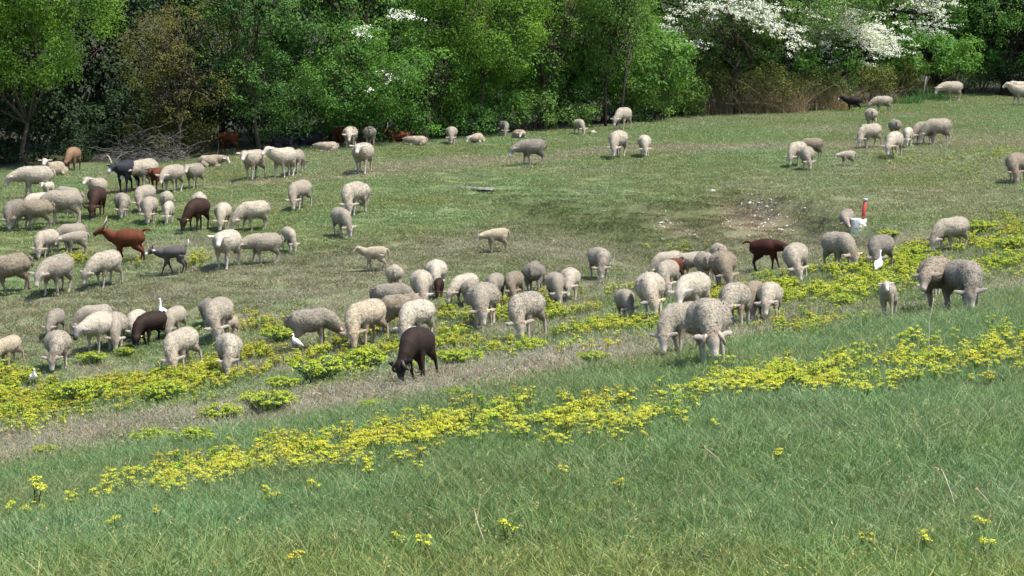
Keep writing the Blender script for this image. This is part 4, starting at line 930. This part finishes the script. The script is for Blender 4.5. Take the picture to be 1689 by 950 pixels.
V, F = tube([(0, 0, -.01), (0, 0, ph * .5), (0, 0, ph)], [.042, .042, .042], 14); shf = obj('shaft', mesh_arrays('shaft', V, F, smooth=False), RED, rp)
V, F = tube([(0, 0, ph - .01), (0, 0, ph + .012), (0, 0, ph + .045), (0, 0, ph + .05)], [.046, .052, .052, .044], 14); obj('cap', mesh_arrays('cap', V, F), GREYCAP, shf)
sp_ = G1(1520, 171); r_ = empty('stake', sp_, (0, R(9), 0)); tag(r_, 'thin weathered stake leaning in front of the reeds', 'stake')
V, F = tube([(0, 0, -.15), (0, 0, .6), (0, 0, 1.1)], [.02, .02, .015], 7); obj('shaft', mesh_arrays('shaft', V, F), OLDWOOD, r_)
sl = G1(770, 311); r_ = empty('slab', sl, (R(-3), R(2.5), R(-6))); tag(r_, 'long grey concrete slab lying flush in the upper field', 'slab')
import bmesh
def box_me(name, sx, sy, sz, bev=.01, jit=0, seed=0):
    bm = bmesh.new(); bmesh.ops.create_cube(bm, size=1); rng = random.Random(seed)
    for v in bm.verts: v.co = Vector((v.co.x * sx, v.co.y * sy, v.co.z * sz + sz * .5)) + Vector([rng.uniform(-jit, jit) for _ in range(3)])
    bmesh.ops.bevel(bm, geom=bm.edges[:], offset=bev, segments=2, affect='EDGES'); me = bpy.data.meshes.new(name); bm.to_mesh(me); bm.free(); return me
obj('slab_block', box_me('slab_block', 90 / (FPX / sl.y), .22, .05, .012, .02, 4), DULL, r_)
def rock_me(seed, flat=.6):
    bm = bmesh.new(); bmesh.ops.create_icosphere(bm, subdivisions=2, radius=1)
    for v in bm.verts:
        d = v.co.normalized(); k = .75 + .5 * noise.noise(d * 1.6 + Vector((seed * 5.1, 0, 0))) + .12 * noise.noise(d * 5 + Vector((seed, 0, 0))); v.co = Vector((d.x * k * 1.25, d.y * k, d.z * k * flat))
    me = bpy.data.meshes.new('rock'); bm.to_mesh(me); bm.free(); return me
ROCKS = [rock_me(i, .5 + .1 * i) for i in range(5)]
rng = np.random.default_rng(11)
for i, (u, v, w, lb, m) in enumerate([(977, 221, 16, 'dull grey rock beside the small grazing sheep', DULL), (1286, 380, 9, 'largest white stone on the bare rubble bank', STONE), (1176, 317, 9, 'white stone lying above the rubble bank', STONE), (1093, 396, 10, 'grey stone at the foot of the gully lip', DULL)]
      + [(u, v, w, 'white stone scattered on the rubble bank', STONE) for u, v, w in ((1237, 334, 7), (1252, 333, 5), (1265, 339, 5), (1226, 342, 5), (1273, 346, 5), (1246, 355, 6), (1239, 360, 5), (1248, 364, 5), (1268, 361, 5), (1272, 367, 4), (1298, 373, 5), (1293, 380, 5), (1308, 381, 5), (1275, 376, 5), (1270, 356, 4), (1143, 326, 5), (1148, 324, 4), (1262, 367, 5))]
      + [(u, v, w, 'white stone scattered along the gully lip', STONE) for u, v, w in ((1091, 368, 6), (1100, 364, 5), (1087, 356, 5), (1122, 367, 4), (1134, 383, 5), (1146, 388, 6), (1149, 391, 5), (1096, 375, 4))]):
    g = G1(u, v); s = FPX / g.y; o = obj('stone', ROCKS[i % 5], m, None, link_obj=True); o.location = g + Vector((0, 0, .18 * w / s)); o.scale = (w / s / 2.0,) * 3; o.rotation_euler = (0, 0, rng.uniform(0, 6)); tag(o, lb, 'stone', 'stones on the rubble bank' if i > 3 else None)
# ------------------------------------------------------------------ spurge plants and grass
def spurge(rng, n_st, h, spread, hr, nf=26, leafy_=9):
    st = []; P = []; Nn = []; LP = []; LN = []
    for i in range(n_st):
        a = rng.uniform(0, 6.28); r = spread * math.sqrt(rng.uniform(0, 1)); hh = h * rng.uniform(.72, 1.08) * (1 - .30 * (r / spread) ** 2)
        e = np.array((math.cos(a) * r, math.sin(a) * r, hh)); b = e * np.array((.22, .22, 0)); mid = (b + e) / 2 + np.array((0, 0, hh * .12))
        b[2] = -.04; st.append((b, mid, e))
        d = e / np.linalg.norm(e); d = d * .6 + np.array((0, 0, .5)); d /= np.linalg.norm(d)
        for q in range(int(nf * rng.uniform(.7, 1.3))):
            o = rng.normal(0, 1, 3); o /= np.linalg.norm(o); o[2] = abs(o[2]) * .8; P.append(e + o * hr * np.array((1, 1, .62)) * rng.uniform(.5, 1.05)); Nn.append(o * .8 + d * .7 + rng.normal(0, .25, 3))
        for q in range(leafy_):
            t = rng.uniform(.25, .95); p = b * (1 - t) ** 2 + mid * 2 * t * (1 - t) + e * t * t; LP.append(p); LN.append(rng.normal(0, .5, 3) + np.array((0, 0, .7)))
    sp = []
    for b, m, e in st: sp.append(tube([b, m, e], [.006, .005, .004], 3, cap=False))
    V, F = merge(sp); tS = np.full(len(V), .35)
    V2, F2, t2 = leaf_quads(rng, np.array(LP), np.array(LN), .046, .24, -.2)
    Vs = np.concatenate([V, V2]); Fq = np.concatenate([F[0], F2 + len(V)]); ts = np.concatenate([tS, t2])
    VH, FH, th = leaf_quads(rng, np.array(P), np.array(Nn), .020, .95, 0)
    return mesh_arrays('stems', Vs, Fq, {'tone': ts}), mesh_arrays('flower_heads', VH, FH, {'tone': th}), (Vs, Fq, ts, VH, FH, th)
FM = {'y': mat_leaf('spurge_yellow', (.39, .41, .033), (.64, .64, .068), .3), 'l': mat_leaf('spurge_lime', (.24, .33, .022), (.42, .48, .042), .3), 'o': mat_leaf('spurge_golden', (.35, .32, .03), (.56, .49, .055), .3)}
SM = mat_leaf('spurge_leaf', (.060, .110, .035), (.120, .190, .060), .3)
rng = np.random.default_rng(5)
SP_TALL = [spurge(rng, 13, .36, .20, .052) for _ in range(4)]          # open plants with separate heads
SP_BUSH = [spurge(rng, 80, .29, .37, .05, 17, 12) for _ in range(3)]   # rounded bushes
SP_SMALL = [spurge(rng, 5, .30, .09, .048) for _ in range(3)]
def plant(protos, u, v, wpx, col, label, group, i, base_w):
    g = G1(u, v); s = FPX / g.y; sc = wpx / s / base_w; sc = min(max(sc, .5), 1.9)
    st, hd, _ = protos[i % len(protos)]
    r = empty('spurge_plant', g, (0, 0, rng.uniform(0, 6.28)), sc); tag(r, label, 'spurge', group)
    obj('stems', st, SM, r); obj('flower_heads', hd, FM[col], r, link_obj=True)
BUSHES = [(130,668,95,'l','broad lime spurge bush beside the hunched egret'),(205,588,34,'l','small lime spurge bush under the black tagged sheep'),(150,602,50,'l','low green spurge bush below the dark-nosed sheep'),(265,662,80,'l','lime spurge bush below the pale grazing sheep'),
 (365,698,72,'l','upright lime spurge bush in the dry grass'),(440,684,92,'l','wide domed lime spurge bush in the dry grass'),(525,632,100,'l','wide lime spurge bush below the grey broadside sheep'),(600,612,80,'l','lime spurge bush below the nose-to-nose sheep'),(465,645,56,'l','small lime spurge bush beside the wide one'),
 (757,608,75,'l','lime spurge bush right behind the black horned sheep'),(878,582,52,'l','lime spurge bush under the large grey sheep'),(978,602,52,'l','small yellow-green spurge bush in the dry slope'),(460,565,60,'l','lime spurge bush behind the grey broadside sheep'),
 (1390,508,52,'l','round lime spurge bush near the walking lamb'),(1466,394,36,'l','lime spurge bush growing beside the concrete pipe'),(1615,386,52,'l','lime spurge bush beside a grazing sheep'),(1672,417,64,'l','broad lime spurge bush at the edge of the golden belt'),(1640,440,40,'l','small lime spurge bush in the golden belt'),
 (250,735,66,'l','loose lime spurge in the tan grass'),(320,735,66,'l','bushy lime spurge next to the loose one in tan grass'),(75,752,44,'l','lone sparse lime spurge in tan grass'),(755,660,46,'l','lime spurge just below the black horned sheep'),(615,680,34,'l','small lime spurge at the rim of the dry band'),(1400,398,30,'l','lime spurge below the concrete pipe'),(1510,425,46,'l','lime spurge bush behind the pink-nosed sheep')]
for i, (u, v, w, c, lb) in enumerate(BUSHES): plant(SP_BUSH, u, v, w, c, lb, 'lime spurge bushes', i, .66)
FORE = [(1430,918,30),(1525,922,26),(1617,892,22),(1625,930,16),(1018,822,20),(1282,770,18),(690,785,26),(605,802,36),(485,950,44),(700,925,46),(840,910,50),(655,912,24),(450,843,34),(520,828,36),(585,858,0),(190,882,34),(255,866,30),(60,845,60),(20,856,34),(440,828,24),(355,905,0),(930,795,14),(1180,720,16),(1600,640,24),(1060,735,16),(380,742,16),(430,741,14),(455,722,14)]
for i, (u, v, w) in enumerate(FORE):
    if w: plant(SP_SMALL, u, v, max(w, 16), 'y' if i % 4 else 'o', 'small yellow spurge growing singly in the long near grass', 'single spurges in the near grass', i, .26)
# belts of flowering plants: individuals on the nearer belt, a shared mass for the rest
def belt_points(n, pts, seed, u0, u1, gap):
    r = np.random.default_rng(seed); u = r.uniform(u0, u1, n * 4); p = np.array(pts, float); c = np.interp(u, p[:, 0], p[:, 1]); h = np.interp(u, p[:, 0], p[:, 2]); v = c + h * r.normal(0, .42, len(u))
    x, y, z = pix_ground(u, v); k = fbm(x * .55, y * .55, seed, 3) * .6 + .4 * fbm(x * 2.0, y * 2.0, seed + 5, 2) > gap
    k &= np.abs(v - c) < h * 1.15
    return u[k][:n], v[k][:n], x[k][:n], y[k][:n], z[k][:n]
u, v, x, y, z = belt_points(315, FL_NEAR, 3, 40, 1700, .42)
for i in range(len(u)):
    if u[i] < 285 and rng.uniform() < .62: continue
    wpx_ = rng.uniform(24, 46) * (.7 if u[i] < 300 else 1); gold_ = rng.uniform() >= .93
    by_ = next(t for lim, t in ((330, 'at its thin end under the tan grass'), (560, 'under the wide domed lime bush'), (800, 'under the black horned sheep'), (960, 'at the densest part of the band'), (1110, 'on the slope before the curled-horn ram'), (1260, 'right under the curled-horn ram'), (1420, 'between the ram and the tall thin stalk'), (1540, 'around the tall thin stalk'), (9999, 'under the pink-nosed and dark grey pair')) if u[i] < lim)
    plant(SP_TALL, u[i], v[i] + 12, wpx_, 'o' if gold_ else 'y', '%s %s spurge in the near band, %s' % ('small' if wpx_ < 36 else 'full', 'golden' if gold_ else 'bright yellow', by_), 'yellow spurges in the near band', i, .46)

GRASSM = mat_inst('grass_blades', .3); FLOWERM = mat_inst('flower_mass', .3)
def scatter(name, label, cat, P, scl, idx, colr, protos, mat, tilt=.12, seed=0):
    r = np.random.default_rng(seed); n = len(P); me = bpy.data.meshes.new(name); me.vertices.add(n); me.vertices.foreach_set('co', np.asarray(P, np.float32).ravel())
    rot = np.stack([r.normal(0, tilt, n), r.normal(0, tilt, n), r.uniform(0, 6.28, n)], 1).astype(np.float32)
    a = me.attributes.new('rot', 'FLOAT_VECTOR', 'POINT'); a.data.foreach_set('vector', rot.ravel())
    a = me.attributes.new('scl', 'FLOAT', 'POINT'); a.data.foreach_set('value', np.asarray(scl, np.float32))
    a = me.attributes.new('pick', 'INT', 'POINT'); a.data.foreach_set('value', np.asarray(idx, np.int32))
    a = me.attributes.new('col', 'FLOAT_COLOR', 'POINT'); c4 = np.ones((n, 4), np.float32); c4[:, :3] = colr; a.data.foreach_set('color', c4.ravel())
    o = bpy.data.objects.new(name, me); col_main.objects.link(o); me.materials.append(mat)
    cl = bpy.data.collections.new(name + '_tufts')
    for i, pm in enumerate(protos):
        pm.materials.append(mat); po = bpy.data.objects.new('%s_tuft_%02d' % (name, i), pm); cl.objects.link(po)
    ng = bpy.data.node_groups.new(name, 'GeometryNodeTree'); ng.interface.new_socket('Geometry', in_out='INPUT', socket_type='NodeSocketGeometry'); ng.interface.new_socket('Geometry', in_out='OUTPUT', socket_type='NodeSocketGeometry')
    gi = ng.nodes.new('NodeGroupInput'); go = ng.nodes.new('NodeGroupOutput'); ci = ng.nodes.new('GeometryNodeCollectionInfo'); ci.inputs['Collection'].default_value = cl; ci.inputs['Separate Children'].default_value = True; ci.inputs['Reset Children'].default_value = True
    ip = ng.nodes.new('GeometryNodeInstanceOnPoints'); ip.inputs['Pick Instance'].default_value = True
    def na(nm, t):
        q = ng.nodes.new('GeometryNodeInputNamedAttribute'); q.data_type = t; q.inputs['Name'].default_value = nm; return [s for s in q.outputs if s.enabled and s.name == 'Attribute'][0]
    L = ng.links; L.new(gi.outputs[0], ip.inputs['Points']); L.new(ci.outputs[0], ip.inputs['Instance']); L.new(na('pick', 'INT'), ip.inputs['Instance Index'])
    L.new(na('rot', 'FLOAT_VECTOR'), ip.inputs['Rotation']); L.new(na('scl', 'FLOAT'), ip.inputs['Scale']); L.new(ip.outputs[0], go.inputs[0])
    md = o.modifiers.new('scatter', 'NODES'); md.node_group = ng
    tag(o, label, cat, kind='stuff'); return o
def tuft(rng, n, rad, h, w, lean, bend, tone=(.7, 1.25), k=3):
    a = rng.uniform(0, 6.28, n); r = rad * np.sqrt(rng.uniform(0, 1, n)); P = np.stack([np.cos(a) * r, np.sin(a) * r, np.full(n, -.015)], 1)
    D = np.stack([np.cos(a) * r / rad * lean + rng.normal(0, lean * .6, n), np.sin(a) * r / rad * lean + rng.normal(0, lean * .6, n), np.ones(n)], 1)
    V, F, t = strands(rng, P, D, rng.uniform(.5, 1.1, n) * h, w, bend, rng.uniform(*tone, n), k); return V, F, t
def tuft_me(*a, **k):
    V, F, t = tuft(*a, **k); me = mesh_arrays('tuft', V, F, {'tone': np.stack([t, t, t], 1)}); return me
rng = np.random.default_rng(8)
def patch_me(rng, n, rad, h, w, lean, bend, k, straw, tall=0):
    a = rng.uniform(0, 6.28, n); r = rad * np.minimum(np.abs(rng.normal(0, .55, n)) + rng.uniform(0, .25, n), 1.25); P = np.stack([np.cos(a) * r, np.sin(a) * r, np.full(n, -.02)], 1)
    cl = rng.uniform(0, 6.28, 40); pick = rng.integers(0, 40, n)                      # blades lean together in little tufts
    cc = np.stack([np.cos(cl), np.sin(cl), np.zeros(40)], 1)[pick] * lean * .7
    D = cc + rng.normal(0, lean * .6, (n, 3)); D[:, 2] = 1
    t = rng.uniform(.76, 1.24, n); V, F, tt = strands(rng, P, D, rng.uniform(.35, 1.1, n) * h, w, bend, t, k)
    c = np.stack([tt * rng.uniform(.95, 1.08), tt, tt], 1); st = np.repeat(rng.uniform(0, 1, n) < straw, len(tt) // n); c[st] = tt[st][:, None] * np.array((2.1, 1.45, 1.9)); hue = np.repeat(rng.normal(0, .10, n), len(tt) // n); c[:, 0] *= 1 + hue; c[:, 2] *= 1 - hue * .6
    if tall:                                                                         # seed stalks standing above the leaves
        P2 = np.concatenate([rng.normal(0, rad * .6, (tall, 2)), np.full((tall, 1), -.02)], 1); D2 = rng.normal(0, .35, (tall, 3)); D2[:, 2] = 1
        V2, F2, t2 = strands(rng, P2, D2, rng.uniform(1.3, 2.0, tall) * h, w * .55, .25, rng.uniform(.8, 1.4, tall), 3); F = np.concatenate([F, F2 + len(V)]); V = np.concatenate([V, V2]); c = np.concatenate([c, t2[:, None] * np.array((2.2, 1.5, 1.7))])
        tips = V2.reshape(tall, -1, 3)[:, -2:].mean(1); PP = np.repeat(tips, 5, 0) + rng.normal(0, .008, (tall * 5, 3)); V3, F3, t3 = leaf_quads(rng, PP, rng.normal(0, 1, (tall * 5, 3)), .018, .4, -.5); F = np.concatenate([F, F3 + len(V)]); V = np.concatenate([V, V3]); c = np.concatenate([c, (.8 + .5 * t3[:, None]) * np.array((2.0, 1.4, 1.7))])
    return mesh_arrays('patch', V, F, {'tone': c})
rng = np.random.default_rng(8)
LONG = [patch_me(rng, 240, .30, .155, .0038, .5, .4, 3, .04, 1) for _ in range(5)]
SHORT = [patch_me(rng, 720, .50, .062, .0080, .6, .4, 2, .10) for _ in range(4)]
MIDG = [patch_me(rng, 420, .48, .10, .0065, .5, .4, 2, .10) for _ in range(3)]
DRYT = [patch_me(rng, 360, .46, .15, .0045, .6, .45, 3, .0) for _ in range(4)]
def map_grid(step, y0, y1, seed):
    """jittered grid of patch centres over the land in front of the wood"""
    r = np.random.default_rng(seed); ys = np.arange(y0, y1, step); xs = np.arange(-.30 * y1, .30 * y1, step); X, Y = np.meshgrid(xs, ys); X = X.ravel() + r.uniform(-.5, .5, X.size) * step; Y = Y.ravel() + r.uniform(-.5, .5, Y.size) * step
    k = np.abs(X) < .27 * Y + 1.0; X = X[k]; Y = Y[k]; k = Y < np.interp(X / Y, TREE_A, TREE_Y) + .8; X = X[k]; Y = Y[k]; Z = ground_z(X, Y); u, v = to_pix(X, Y, Z); c, near, dry, soil = veg_color(u, v, X, Y); return r, u, v, X, Y, Z, c, near, dry, soil
r, u, v, x, y, z, c, near, dry, soil = map_grid(.225, 7.5, 48, 1)
k = r.uniform(0, 1, len(u)) < near * 1.05; u, v, x, y, z, c, dry = (q[k] for q in (u, v, x, y, z, c, dry)); n = len(u)
hp = fbm(x * .8, y * .8, 91, 3); sc = (.60 + .75 * hp) * r.uniform(.8, 1.2, n); c = c * r.uniform(.85, 1.15, (n, 1)) * (1 + r.normal(0, .05, (n, 3)))
scatter('long_grass', 'long blue-green grass covering the near slope', 'grass', np.stack([x, y, z], 1), sc, r.integers(0, 5, n), np.clip(c, 0, 1), LONG, GRASSM, .12, 1)
# grazed turf of the field and slopes
r, u, v, x, y, z, c, near, dry, soil = map_grid(.37, 16, 108, 2)
k = (r.uniform(0, 1, len(u)) > near) & (r.uniform(0, 1, len(u)) > soil * .6) & (np.hypot(x - wp.x, y - wp.y + .25) > .55); u, v, x, y, z, c, dry = (q[k] for q in (u, v, x, y, z, c, dry)); n = len(u)
c = c * r.uniform(.92, 1.08, (n, 1)) * (1 + r.normal(0, .03, (n, 3)))
isdry = (r.uniform(0, 1, n) < dry * .8) & (v > 380); c[isdry] = np.array((.285, .265, .205)) * r.uniform(.7, 1.2, (isdry.sum(), 1))
valley = sstep(.2, .7, band(u, v, FL_MID)) > r.uniform(0, 1, n)
pick = np.where(isdry, r.integers(7, 11, n), np.where(valley, r.integers(4, 7, n), r.integers(0, 4, n)))
scl = r.uniform(.8, 1.2, n) * np.where(isdry, .9, 1.0)
scatter('field_grass', 'short grazed grass and dry stalks covering the pasture', 'grass', np.stack([x, y, z], 1), scl, pick, np.clip(c, 0, 1), SHORT + MIDG + DRYT, GRASSM, .06, 2)
# mass of spurge in the valley belt and behind the near band
def sprig(rng, n_st, h, spread, hr):
    _, _, (Vs, Fq, ts, VH, FH, th) = spurge(rng, n_st, h, spread, hr, 18, 5)
    V = np.concatenate([Vs, VH]); F = np.concatenate([Fq, FH + len(Vs)]); g = np.array((.30, .46, .55))
    tone = np.concatenate([g * (.6 + .6 * ts[:, None]), np.ones((len(th), 3)) * (.72 + .5 * th[:, None])]); return mesh_arrays('sprig', V, F, {'tone': tone})
SPRIG = [sprig(rng, 4, .26, .10, .045) for _ in range(4)]
U = []; 
for (nn_, pts, sd_, u0, u1, gap) in ((5400, FL_MID, 12, -300, 2000, .475), (650, FL_NEAR, 3, 260, 1990, .41)):
    U.append(np.stack(belt_points(nn_, pts, sd_, u0, u1, gap)))
ex = []
for (cu, cv, su, sv, k_) in ((1480, 262, 40, 7, 60), (1640, 255, 60, 14, 90), (1560, 270, 60, 12, 60), (1440, 185, 40, 3, 50), (1340, 192, 40, 3, 16), (1620, 168, 60, 2, 16), (1600, 300, 80, 20, 40), (120, 435, 20, 8, 30), (205, 440, 40, 8, 16), (330, 435, 16, 8, 30), (45, 690, 60, 26, 120), (1660, 380, 30, 14, 50), (1120, 415, 40, 12, 16), (430, 540, 60, 16, 60), (1330, 545, 60, 14, 60)):
    q = r.normal(0, .6, (k_, 2)); uu = cu + su * q[:, 0]; vv = np.maximum(cv + sv * q[:, 1], np.interp(uu, [p[0] for p in TREE_LINE], [p[1] for p in TREE_LINE]) + 1); ex.append(np.stack([uu, vv, *pix_ground(uu, vv)]))
U = np.concatenate(U + ex, 1); u, v, x, y, z = U; keep = np.ones(len(u), bool)
for (ax, ay, ar, *_) in ANIMALS: keep &= np.hypot(x - ax, y - ay) > ar * .8          # trampled and nibbled where an animal stands
for (ax, ay) in EGRETS: keep &= ~((np.abs(x - ax) < .22) & (y > ay - .9) & (y < ay + .2))
u, v, x, y, z = U[:, keep]; n = len(u)
gold = sstep(.38, .56, fbm(x * .35, y * .35, 77, 3)); rr = r.uniform(0, 1, n)
c = np.where((rr < gold * .75)[:, None], np.array((.45, .42, .045)), np.where((rr < .8)[:, None], np.array((.46, .49, .05)), np.array((.28, .40, .032)))) * r.uniform(.75, 1.15, (n, 1))
scatter('spurge_mass', 'mass of yellow and golden spurge flowering along the valley', 'spurge', np.stack([x, y, z], 1), r.uniform(.45, .95, n) * np.where(v < 330, .6, 1), r.integers(0, 4, n), c, SPRIG, FLOWERM, .1, 5)
# bleached dead stalks standing in the near grass
def dead_stalk(u, v, pts, label):
    g = G1(u, v); s = FPX / g.y; q = [(a / s, .05 * i, b / s) for i, (a, b) in enumerate(pts)]; root = empty('dry_stalk', g); tag(root, label, 'stalk')
    q[0] = (q[0][0], q[0][1], -.05); V, F = tube(q, np.linspace(.0045, .0025, len(q)), 5); obj('stem', mesh_arrays('stem', V, F, smooth=True), STALK, root)
    P = np.array([q[-1]]) + rng.normal(0, .012, (10, 3)); V, F, t = leaf_quads(rng, P, rng.normal(0, 1, (10, 3)), .03, .3, 0); obj('seed_head', mesh_arrays('seed_head', V, F, {'tone': t}), STRAW, root)
STALK = mat_plain('bleached_stalk', (.42, .38, .28), .8, .2, 10)
dead_stalk(808, 912, [(0, 0), (-10, 18), (-20, 42), (-26, 62)], 'bleached bent stalk in the near grass below the yellow band')
dead_stalk(1205, 780, [(0, 0), (-20, 22), (-44, 40)], 'pale bent stalk lying over the near grass')
dead_stalk(1580, 845, [(0, 0), (-8, 25), (-18, 55), (-22, 65)], 'bleached upright stalk with an arched tip')
dead_stalk(1648, 845, [(0, 0), (-18, 18), (-34, 36)], 'short bleached stalk leaning away from its taller neighbour')
dead_stalk(1530, 612, [(0, 0), (3, 40), (4, 80), (12, 120)], 'tall thin stalk rising through the yellow spurge')
dead_stalk(1405, 612, [(0, 0), (-2, 12), (-3, 22)], 'short white stalk in the yellow spurge band')

print('TRIS', sum(sum(len(p.vertices) - 2 for p in m.polygons) for m in bpy.data.meshes) if False else sum(len(m.loops) - 2 * len(m.polygons) for m in bpy.data.meshes))

# small rubble on the bare scar and along the lip of the hollow
r = np.random.default_rng(31); u = np.concatenate([1250 + r.normal(0, 36, 230), 1110 + r.normal(0, 26, 70)]); v = np.concatenate([356 + r.normal(0, 15, 230), 374 + r.normal(0, 10, 70)]); u[230:] += (v[230:] - 374) * 1.6
x, y, z = pix_ground(u, v); RB = []
for m_ in ROCKS:
    q = m_.copy(); q.materials.clear(); at = q.attributes.new('tone', 'FLOAT_COLOR', 'POINT'); at.data.foreach_set('color', np.ones(len(q.vertices) * 4, np.float32)); RB.append(q)
scatter('rubble', 'small pale rubble strewn over the bare stony scar', 'rubble', np.stack([x, y, z], 1), r.uniform(.012, .038, len(u)), r.integers(0, 5, len(u)), np.array((.50, .46, .40)) * r.uniform(.6, 1.2, (len(u), 1)), RB, mat_inst('rubble_stone', 0.0), .3, 9)
